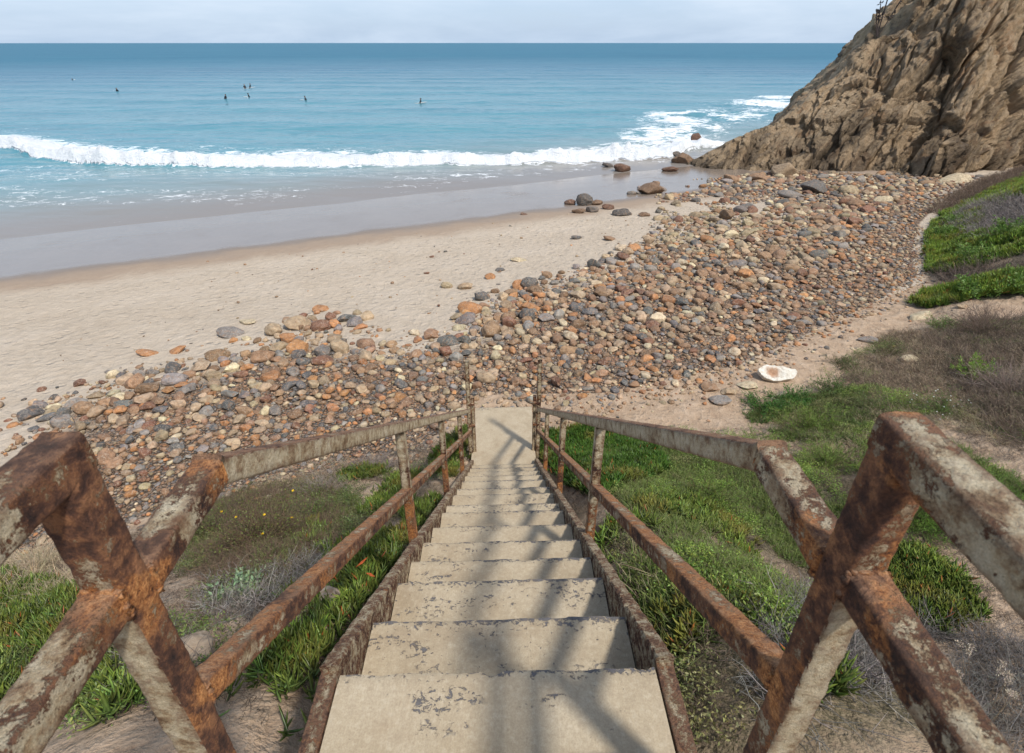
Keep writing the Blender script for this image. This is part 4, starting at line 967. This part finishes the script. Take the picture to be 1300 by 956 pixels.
# --- dead twiggy mats
tz = []
BL = [([(-60, 700), (60, 720), (220, 650), (330, 620), (560, 562), (600, 560), (480, 820), (420, 960), (-60, 960)], 300, (1.6, -.25, .05), (.15, .11, .075), (.03, .10), .0012), ([(700, 560), (950, 545), (1080, 470), (1345, 400), (1345, 960), (860, 960), (740, 690)], 300, (1.6, -.25, .05), (.16, .12, .085), (.03, .10), .0013)]
for k, (pz, dn, cl, c, Lr, w) in enumerate(BL): tz.append(twigs(scatter(pz, dn, cl, 140+k), c, Lr, w))
for k, (pz, dn, cl, c, Lr, w) in enumerate([
 ([(960, 800), (1020, 760), (1120, 780), (1240, 800), (1345, 830), (1345, 960), (930, 960)], 520, (1.3, -.45, .1), (.20, .18, .16), (.08, .26), .0020),
 ([(1170, 430), (1240, 405), (1345, 395), (1345, 560), (1290, 580), (1200, 500)], 230, (.8, -.3, .2), (.17, .125, .09), (.12, .3), .0032),
 ([(1060, 480), (1120, 420), (1200, 420), (1200, 500), (1120, 540)], 150, (.8, -.1, .2), (.22, .16, .11), (.12, .28), .003),
 ([(1195, 290), (1240, 262), (1300, 250), (1345, 240), (1345, 290), (1280, 300), (1240, 310)], 90, (.7, -.4, .2), (.22, .19, .17), (.2, .5), .006),
 ([(1180, 345), (1250, 340), (1345, 310), (1345, 355), (1240, 362), (1190, 370)], 110, (.7, -.4, .2), (.17, .13, .10), (.2, .5), .005),
 ([(1170, 270), (1230, 235), (1345, 195), (1345, 215), (1250, 250), (1200, 275)], 70, (.7, -.3, .2), (.17, .12, .085), (.2, .5), .006),
 ([(255, 745), (330, 735), (420, 700), (430, 745), (370, 775), (300, 800), (255, 790)], 620, (1.6, -.35, .08), (.27, .245, .215), (.05, .17), .0016),
 ([(220, 650), (330, 620), (430, 620), (440, 680), (380, 740), (260, 760)], 1000, (1.4, -.3, .1), (.16, .11, .07), (.05, .15), .0014),
 ([(130, 770), (200, 780), (280, 830), (280, 960), (160, 900)], 350, (1.4, -.1, .1), (.15, .13, .115), (.08, .2), .0016),
 ([(440, 590), (545, 560), (585, 560), (560, 620), (520, 690), (490, 700), (500, 640)], 380, (1.6, -.05, .08), (.22, .19, .16), (.04, .12), .0014),
 ([(740, 640), (800, 650), (850, 740), (900, 860), (860, 940), (790, 780)], 260, (1.5, .0, .1), (.24, .19, .14), (.04, .13), .0014),
 ([(1000, 590), (1060, 560), (1160, 560), (1260, 640), (1340, 740), (1200, 720), (1080, 640)], 160, (1.3, -.1, .1), (.16, .12, .08), (.06, .2), .0016)]):
    G = scatter(pz, dn, cl, 80+k)
    if len(G): tz.append(twigs(G, c, Lr, w))
mk('dead_twigs', join(tz), M_twig, 'tangled grey and brown dead stems matting the slope', 'dead stems')
print('veg', sum(len(p[0]) for p in ice+gz+dz+tz+far))
# --- shrubs (each one a thing)
def shrub(u, v, R, H, label, name='shrub', leafc=(.12, .2, .04), stemc=(.16, .12, .07), ns=60, nl=2600, lw=.004, ll=.02, group=None, world=None, feathery=False, flowers=None):
    g = ground_at(u, v) if world is None else np.array(world)
    e = empty(name, tuple(g), label, 'plant' if name != 'shrub' else 'shrub', group)
    D = norm(np.stack([RNG.normal(0, .75, ns), RNG.normal(0, .75, ns), np.abs(RNG.normal(.7, .3, ns))], -1)); L = RNG.uniform(.6, 1.05, ns)*np.hypot(R, H)*.85
    D2 = D*np.array([R, R, H])/max(R, H); base = RNG.normal(0, R*.12, (ns, 3))*np.array([1, 1, 0])-np.array([0, 0, .03])
    C = curves(base, norm(D2), L*np.linalg.norm(D2, axis=1)*1.25, np.tile([[0, 0, 1.]], (ns, 1)), RNG.uniform(-.15, .25, ns), 5); C = C+RNG.normal(0, .008, C.shape)
    nt = ns*7; ti = RNG.integers(0, ns, nt); tk = RNG.integers(1, 6, nt); P2 = C[ti, tk]
    Dt = norm(norm(D2)[ti]+RNG.normal(0, .6, (nt, 3))+np.array([0, 0, .35])); Lt = RNG.uniform(.25, .5, nt)*R*.8
    C2 = curves(P2, Dt, Lt, norm(RNG.normal(size=(nt, 3))), RNG.uniform(-.2, .2, nt), 3)
    st = [tubes(C, np.full(ns, .0032*(R/.3)**.5), (1, .9, .8, .6, .5, .3), cvar(stemc, ns), 3), tubes(C2, np.full(nt, .0016*(R/.3)**.5), (1, .8, .6, .3), cvar(stemc, nt), 3)]
    V, Fc, Cc = join(st); mesh_arr('stems', V, Fc, M_twig, col=Cc, parent=e)
    li = RNG.integers(0, nt, nl); lk = RNG.integers(0, 4, nl); P3 = C2[li, lk]+RNG.normal(0, .006, (nl, 3))
    Dl = norm(Dt[li]+RNG.normal(0, .8, (nl, 3))); sh = cvar(leafc, nl, .35, .12)
    if feathery:
        C3 = curves(P3, Dl, RNG.uniform(.5, 1.2, nl)*ll, np.tile([[0, 0, 1.]], (nl, 1)), RNG.uniform(0, .4, nl), 2); part = tubes(C3, np.full(nl, lw), (1, .8, .2), sh, 3)
    else: part = leaves(P3, Dl, RNG.uniform(.5, 1.2, nl)*ll, RNG.uniform(.6, 1.1, nl)*lw, sh)
    mesh_arr('foliage', part[0], part[1], M_leaf, col=part[2], parent=e)
    if flowers:
        fc, nf, fr = flowers
        tips = C2[RNG.integers(0, nt, nf), 3]+np.array([0, 0, .02]); ps = []
        for tpt in tips:
            k = 8; a = 2*PI*np.arange(k)/k; Df = norm(np.stack([np.cos(a), np.sin(a)-.35, np.full(k, .35)], -1))
            ps.append(leaves(np.tile(tpt, (k, 1)), Df, np.full(k, fr), np.full(k, fr*.32), cvar(fc, k, .1, .02)))
        for q_ in ps: mesh_arr('flower', q_[0], q_[1], M_leaf, col=q_[2], parent=e)
    return e
FE = 'feathery shrubs on the right slope'
_shrub = shrub
def shrub(u, v, R, H, label, **kw):
    if kw.get('feathery'): H *= 1.6; R *= 1.1; kw['nl'] = int(kw['nl']*1.3); kw['leafc'] = tuple(c*1.2 for c in kw['leafc'])
    return _shrub(u, v, R, H, label, **kw)
shrub(1160, 665, .34, .34, 'bright feathery green shrub behind the right landing post', leafc=(.17, .30, .05), nl=9000, lw=.0013, ll=.03, ns=90, feathery=True, group=FE)
shrub(1120, 610, .28, .26, 'yellow green feathery shrub just above the right handrail corner', leafc=(.22, .31, .06), nl=6000, lw=.0013, ll=.03, feathery=True, group=FE)
shrub(1235, 640, .34, .28, 'feathery green shrub right of the landing rail', leafc=(.16, .27, .05), nl=8000, lw=.0013, ll=.03, ns=80, feathery=True, group=FE)
shrub(1050, 590, .26, .2, 'pale green feathery shrub above the handrail bend', leafc=(.22, .31, .07), nl=5000, lw=.0014, ll=.03, feathery=True, group=FE)
shrub(960, 585, .3, .2, 'light green feathery shrub behind the right handrail', leafc=(.19, .27, .06), nl=5000, lw=.0015, ll=.03, feathery=True, group=FE)
shrub(1030, 545, .42, .2, 'yellowish low shrub between dirt and handrail bend', leafc=(.18, .26, .05), nl=5000, lw=.0022, ll=.035, feathery=True, group=FE)
shrub(900, 640, .3, .18, 'low yellow green weed behind the right mid rail', leafc=(.17, .26, .05), nl=4500, lw=.0014, ll=.03, feathery=True, group=FE)
shrub(1280, 700, .3, .25, 'green shrub at the right edge above the landing rail', leafc=(.15, .24, .05), nl=5000, lw=.0014, ll=.03, feathery=True, group=FE)
shrub(970, 520, .38, .2, 'dark green low bush at the edge of the dirt', leafc=(.07, .17, .03), nl=5200, lw=.006, ll=.04)
shrub(1010, 512, .36, .2, 'mid green low bush beside the dirt path end', leafc=(.08, .19, .035), nl=5200, lw=.006, ll=.04)
shrub(1060, 500, .40, .18, 'olive green low bush beneath the dry mound', leafc=(.12, .18, .05), nl=4200, lw=.006, ll=.035)
shrub(1236, 478, .25, .24, 'bright yellow green tuft on the dry mound', leafc=(.24, .36, .06), nl=2600, lw=.008, ll=.05)
shrub(1215, 462, .16, .14, 'small dark twiggy bush beside the bright tuft', leafc=(.10, .12, .05), nl=900, lw=.006, ll=.03)
shrub(1130, 450, .35, .16, 'small brown green weed by the upper path', leafc=(.12, .14, .05), nl=1600, lw=.005, ll=.03)
shrub(1070, 465, .30, .15, 'little olive weed at the lower path edge', leafc=(.10, .13, .04), nl=1600, lw=.005, ll=.03)
shrub(1200, 415, .40, .16, 'light green tuft just below the upper path', leafc=(.16, .24, .06), nl=1600, lw=.007, ll=.05)
shrub(1255, 420, .75, .35, 'dark brown dead shrub on the dry mound', leafc=(.12, .10, .07), stemc=(.17, .12, .09), nl=1800, ns=150, lw=.004, ll=.03)
shrub(1285, 500, .6, .35, 'grey brown dead shrub at the right edge', leafc=(.16, .125, .09), stemc=(.26, .20, .16), nl=1500, ns=160, lw=.004, ll=.03)
shrub(1200, 520, .40, .2, 'green weed dotted with small white flowers', name='flowering_weed', leafc=(.12, .19, .045), nl=3600, lw=.004, ll=.03, flowers=((.8, .8, .74), 34, .014))
shrub(1120, 520, .34, .16, 'dull green weed left of the white flowers', leafc=(.13, .18, .05), nl=3000, lw=.004, ll=.03)
shrub(330, 690, .42, .28, 'brown stemmed bush with yellow daisies behind left handrail', name='flowering_bush', leafc=(.15, .17, .045), stemc=(.15, .10, .06), nl=2600, ns=150, lw=.006, ll=.022, flowers=((.85, .55, .02), 7, .016))
shrub(265, 680, .34, .24, 'dull green brown bush left of the yellow daisies', leafc=(.13, .16, .04), stemc=(.14, .10, .06), nl=2400, ns=110, lw=.006, ll=.022)
shrub(395, 660, .32, .22, 'green brown bush right of the yellow daisies', leafc=(.12, .17, .04), stemc=(.16, .12, .08), nl=2400, ns=100, lw=.006, ll=.022)
shrub(305, 760, .13, .12, 'small silvery green plant below the daisy bush', leafc=(.24, .32, .18), nl=700, ns=24, lw=.010, ll=.04)
shrub(470, 600, .40, .16, 'grey dry twiggy bush beyond the left handrail', leafc=(.26, .21, .17), stemc=(.27, .22, .19), nl=1400, ns=140, lw=.003, ll=.02)
shrub(410, 625, .34, .14, 'pale dry twiggy bush at the shingle edge', leafc=(.28, .22, .17), stemc=(.28, .23, .19), nl=1200, ns=120, lw=.003, ll=.02)
shrub(55, 720, .34, .2, 'tangle of straw coloured stems at the left edge', leafc=(.4, .32, .2), stemc=(.48, .39, .26), nl=500, ns=130, lw=.003, ll=.03)
for k, (u, v, r, lb) in enumerate([(1218, 285, .5, 'round yellow green bush on the far hillside patch'), (1205, 300, .45, 'lower round yellow green bush on the hillside patch'), (1245, 330, .5, 'leafy green bush at the foot of the hillside patch'), (1285, 300, .55, 'green bush at the right edge of the hillside'), (1290, 365, .5, 'bright bush just above the upper path'), (1240, 372, .4, 'leafy bush left of the bright one above the path')]):
    shrub(u, v, r, r*.55, lb, leafc=(.15, .25, .05), nl=3000, lw=.014, ll=.09, group='bushes on the far hillside')
# dried flower stalks by the right landing rail
for k, (u, v, lean) in enumerate([(1225, 880, -.25), (1255, 900, .05), (1200, 905, -.35), (1280, 900, -.1), (1245, 930, .2)]):
    g = ground_at(u, v); e = empty('dried_flower', tuple(g), ['dried stalk leaning left with pale seed heads', 'tallest dried flower stalk with pale seed heads', 'low dried stalk nearest the right mid rail', 'dried flower stalk closest to the right edge', 'dried stalk leaning right at the bottom'][k], 'dried flower', 'dried flower stalks below the right landing rail')
    n = 3; C = curves(np.zeros((n, 3))+RNG.normal(0, .01, (n, 3)), norm(np.stack([np.full(n, lean)+RNG.normal(0, .12, n), RNG.normal(.1, .1, n), np.ones(n)], -1)), RNG.uniform(.30, .46, n), norm(RNG.normal(size=(n, 3))), RNG.uniform(0, .2, n), 6)
    for q in range(n):
        s = tubes(C[q:q+1], np.full(1, .0016), (1, 1, .9, .8, .7, .6, .5), cvar((.30, .22, .14), 1), 4); st_ = mesh_arr('stalk', s[0], s[1], M_twig, col=s[2], parent=e)
        P = C[q, -1][None]+RNG.normal(0, .008, (90, 3)); Dl = norm(P-C[q, -1][None]+np.array([0, 0, .004])); s = leaves(P, Dl, RNG.uniform(.006, .014, 90), np.full(90, .0025), cvar((.50, .42, .32), 90, .35)); mesh_arr('seed_head', s[0], s[1], M_twig, col=s[2], parent=e)
# plant on the crest of the headland
def crest_plant():
    r = ray(1118, 30); i = np.argmin([abs(proj(c)[0]-1118) for c in CREST]); d = proj(CREST[i])[2]; g = r*d
    e = empty('dead_agave', tuple(g), 'dark dead stalked plant standing on the crest of the headland', 'plant')
    for k, (dx, h) in enumerate([(-.25, .75), (0, 1.5), (.55, 1.3), (-.45, .5)]):
        C = curves(np.zeros((1, 3))-np.array([0, 0, .8]), norm(np.array([[dx, 0, 1.]])), np.array([h+.8]), np.array([[0, 0, 1.]]), np.array([.3]), 6)
        n = 26; ix = RNG.integers(3, 7, n); P = C[0, ix]+RNG.normal(0, .05, (n, 3)); Q = norm(RNG.normal(size=(n, 3))+np.array([0, 0, .6])); lv = leaves(P, Q, RNG.uniform(.12, .28, n), np.full(n, .05), cvar((.05, .04, .04), n))
        s = join([tubes(C, np.array([.045]), (1, 1, .9, .8, .9, 1, .5), cvar((.06, .045, .04), 1), 5), lv]); mesh_arr('stalk', s[0], s[1], M_twig, col=s[2], parent=e)
crest_plant()
# fallen orange leaves beside the stairs
for k, (u, v) in enumerate([(468, 745), (455, 738)]):
    g = ground_at(u, v)+np.array([0, 0, .14]); lv = leaves(g[None]-g, norm(np.array([[.7, -.5, .3]])), np.array([.10]), np.array([.010]), np.array([[.65, .13, .03]]))
    o = mesh_arr('fallen_leaf', lv[0], lv[1], M_leaf, col=lv[2]); o.location = g; o.rotation_euler = (0, 0, k*1.3)
    tag(o, ['long orange dead leaf on the green mat left of the steps', 'shorter orange dead leaf beside the long one'][k], 'leaf')
# sandstone lumps showing through the plants on the left
for k, (u, v, w, lb) in enumerate([(225, 845, 80, 'smooth sandstone lump under the left railing post'), (405, 770, 60, 'pale sandstone lump between green plants by the steps'), (395, 815, 50, 'lower sandstone lump left of the steps'), (455, 765, 34, 'small sandstone lump touching the stair plants'), (170, 865, 50, 'sandstone lump at the bottom left edge')]):
    g = ground_at(u, v); r = w/F*proj(g)[2]*.5
    place_stone('sandstone_lump', g, r, np.array((.40, .30, .205)), lb, None, 1+k*2, 'rock', .5, .05)
# ================================================================ SURFERS
def skin_person(name, joints, edges, rad, mats):
    me = bpy.data.meshes.new(name); me.from_pydata(joints, edges, []); me.update(); o = bpy.data.objects.new(name, me); COL.objects.link(o)
    md = o.modifiers.new('skin', 'SKIN'); sk = me.skin_vertices[0].data if me.skin_vertices else None
    if sk is None:
        bm = __import__('bmesh').new(); bm.from_mesh(me); bm.verts.layers.skin.verify(); bm.to_mesh(me); bm.free(); sk = me.skin_vertices[0].data
    for i, r in enumerate(rad): sk[i].radius = (r, r)
    sk[0].use_root = True; s = o.modifiers.new('sub', 'SUBSURF'); s.levels = s.render_levels = 1
    me.materials.append(mats); return o
M_wet = mat_plain('black_wetsuit', (.012, .012, .016), .5, .2); M_skin = mat_plain('skin', (.42, .24, .16), .5, .1); M_hair = mat_plain('dark_hair', (.03, .02, .015), .6, .2)
M_board = mat_plain('surfboard_white', (.50, .50, .46), .35, .05)
J = [(0, 0, .08), (0, .02, .30), (0, .02, .52), (0, .03, .60), (0, .04, .70), (0, .05, .78), (.17, .02, .52), (.24, -.06, .30), (.18, -.22, .16), (-.17, .02, .52), (-.24, -.06, .30), (-.18, -.22, .16), (.14, -.18, .06), (.24, -.30, -.25), (.24, -.22, -.6), (-.14, -.18, .06), (-.24, -.30, -.25), (-.24, -.22, -.6)]
E = [(0, 1), (1, 2), (2, 3), (3, 4), (4, 5), (2, 6), (6, 7), (7, 8), (2, 9), (9, 10), (10, 11), (0, 12), (12, 13), (13, 14), (0, 15), (15, 16), (16, 17)]
Rr = [.15, .14, .14, .055, .10, .07, .075, .05, .04, .075, .05, .04, .09, .065, .045, .09, .065, .045]
def make_surfer():
    b = skin_person('person', J, E, Rr, M_wet)
    V, Fc = IC[3]; V2 = V*np.array([.088, .10, .125])+np.array([0, .035, .74]); V2[:, 1] -= .02*np.exp(-((V2[:, 0])**2+(V2[:, 2]-.73)**2)/.0006)
    face = mesh_arr('head', V2, Fc, M_skin, parent=b)
    hm = V*np.array([.100, .108, .12])+np.array([0, .055, .775]); mesh_arr('hair', hm, Fc, M_hair, parent=b)
    return b
def make_board():
    m, n = 30, 16; V = []
    for i in range(m):
        f = i/(m-1); y = -1.0+2.0*f; w = .26*(max(0, 1-abs(2*f-1)**2.6))**.7+.004; h = .03*(1-abs(2*f-1)**3)+.004; zz = .16*max(0, -y-.3)**2
        for j in range(n): a = 2*PI*j/n; V.append((w*math.cos(a), y, h*math.sin(a)+zz))
    return mesh_arr('surfboard', np.array(V), grid_faces(m, n, True), M_board)
sf0 = make_surfer(); bd0 = make_board(); first = True
def copy_tree(o):
    c = o.copy(); COL.objects.link(c)
    for ch in o.children: d = ch.copy(); COL.objects.link(d); d.parent = c
    return c
SURF = [(92, 102, 0, 'surfer in black wetsuit farthest left near the horizon', .6), (149, 116, 1.2, 'surfer beside a white board in left part of sea', .9), (287, 126, -.4, 'surfer sitting left of and below the trio', 1.0), (311, 112, .6, 'left surfer of the pair sitting furthest out', 1.05), (318, 111, -.9, 'right surfer of the pair sitting furthest out', .95), (316, 123, 2.2, 'surfer just below the pair with board pointing left', .8), (388, 127, 1.5, 'low surfer right of the group', .8), (534, 130, -1.2, 'lone surfer in the middle of the sea', .75)]
for k, (u, v, rz, lb, sc) in enumerate(SURF):
    g = sea_at(u, v, -7.95); p = sf0 if k == 0 else copy_tree(sf0); b = bd0 if k == 0 else copy_tree(bd0)
    p.location = (g[0], g[1], g[2]+(-.10 if sc > .9 else (-.24 if sc > .65 else -.42))); p.rotation_euler = (0, 0, rz); p.scale = (.95,)*3; tag(p, lb, 'person', 'surfers waiting beyond the surf')
    b.location = (g[0], g[1], g[2]-(.05 if sc > .65 else .12)); b.rotation_euler = (.12 if sc > .7 else .3, 0, rz if k != 5 else 1.5); tag(b, 'white surfboard under the '+lb.replace('surfer in black wetsuit ', 'surfer ').replace('beside a white board ', ''), 'surfboard', 'surfboards in the sea')
# ================================================================ SKY, SUN, CAMERA
to_sun = Vector((.45, -.48, 1.0)).normalized(); elev = math.asin(to_sun.z); az = math.atan2(to_sun.x, to_sun.y)
def build_world():
    t = NT('World', True)
    sky = t.n('ShaderNodeTexSky', sky_type='NISHITA', sun_disc=False, sun_elevation=elev, sun_rotation=az, altitude=10, air_density=1.0, dust_density=1.6, ozone_density=1.5)
    gen = t.n('ShaderNodeTexCoord').outputs[0]
    cl = t.noise(t.map(gen, scale=(1, 1, 5)), 2.2, 6, .6, .3); f = t.rng(cl, .3, .7, .70, 1.0); ez = t.n('ShaderNodeSeparateXYZ', {0: gen}).outputs[2]
    f = t.math('MULTIPLY', f, t.rng(ez, .08, .5, 1, .38))
    c = t.mix(f, sky.outputs[0], t.mix(t.rng(cl, .40, .62), (3.1, 4.0, 5.3), (3.9, 4.6, 5.5)))
    bg = t.n('ShaderNodeBackground', {0: c, 1: .14}); t.n('ShaderNodeOutputWorld', {0: bg.outputs[0]})
    S.world = t.m
build_world()
sun = bpy.data.lights.new('sun', 'SUN'); sun.energy = 3.05; sun.angle = math.radians(4.0); sun.color = (1, .955, .88)
so = bpy.data.objects.new('sun', sun); COL.objects.link(so); so.rotation_euler = to_sun.to_track_quat('Z', 'Y').to_euler()
cam = bpy.data.cameras.new('camera'); co = bpy.data.objects.new('camera', cam); COL.objects.link(co)
cam.sensor_width = 36; cam.sensor_fit = 'HORIZONTAL'; cam.lens = 36*F/1300; cam.shift_y = -44.5/1300; cam.clip_start = .02; cam.clip_end = 20000
co.rotation_euler = (math.radians(90)-PITCH, 0, 0); cam.dof.use_dof = True; cam.dof.focus_distance = 5.0; cam.dof.aperture_fstop = 9
S.camera = co
S.view_settings.view_transform = 'Standard'; S.view_settings.look = 'None'; S.view_settings.exposure = .36; S.view_settings.gamma = 1
S.cycles.max_bounces = 6; S.cycles.diffuse_bounces = 3; S.cycles.transparent_max_bounces = 6
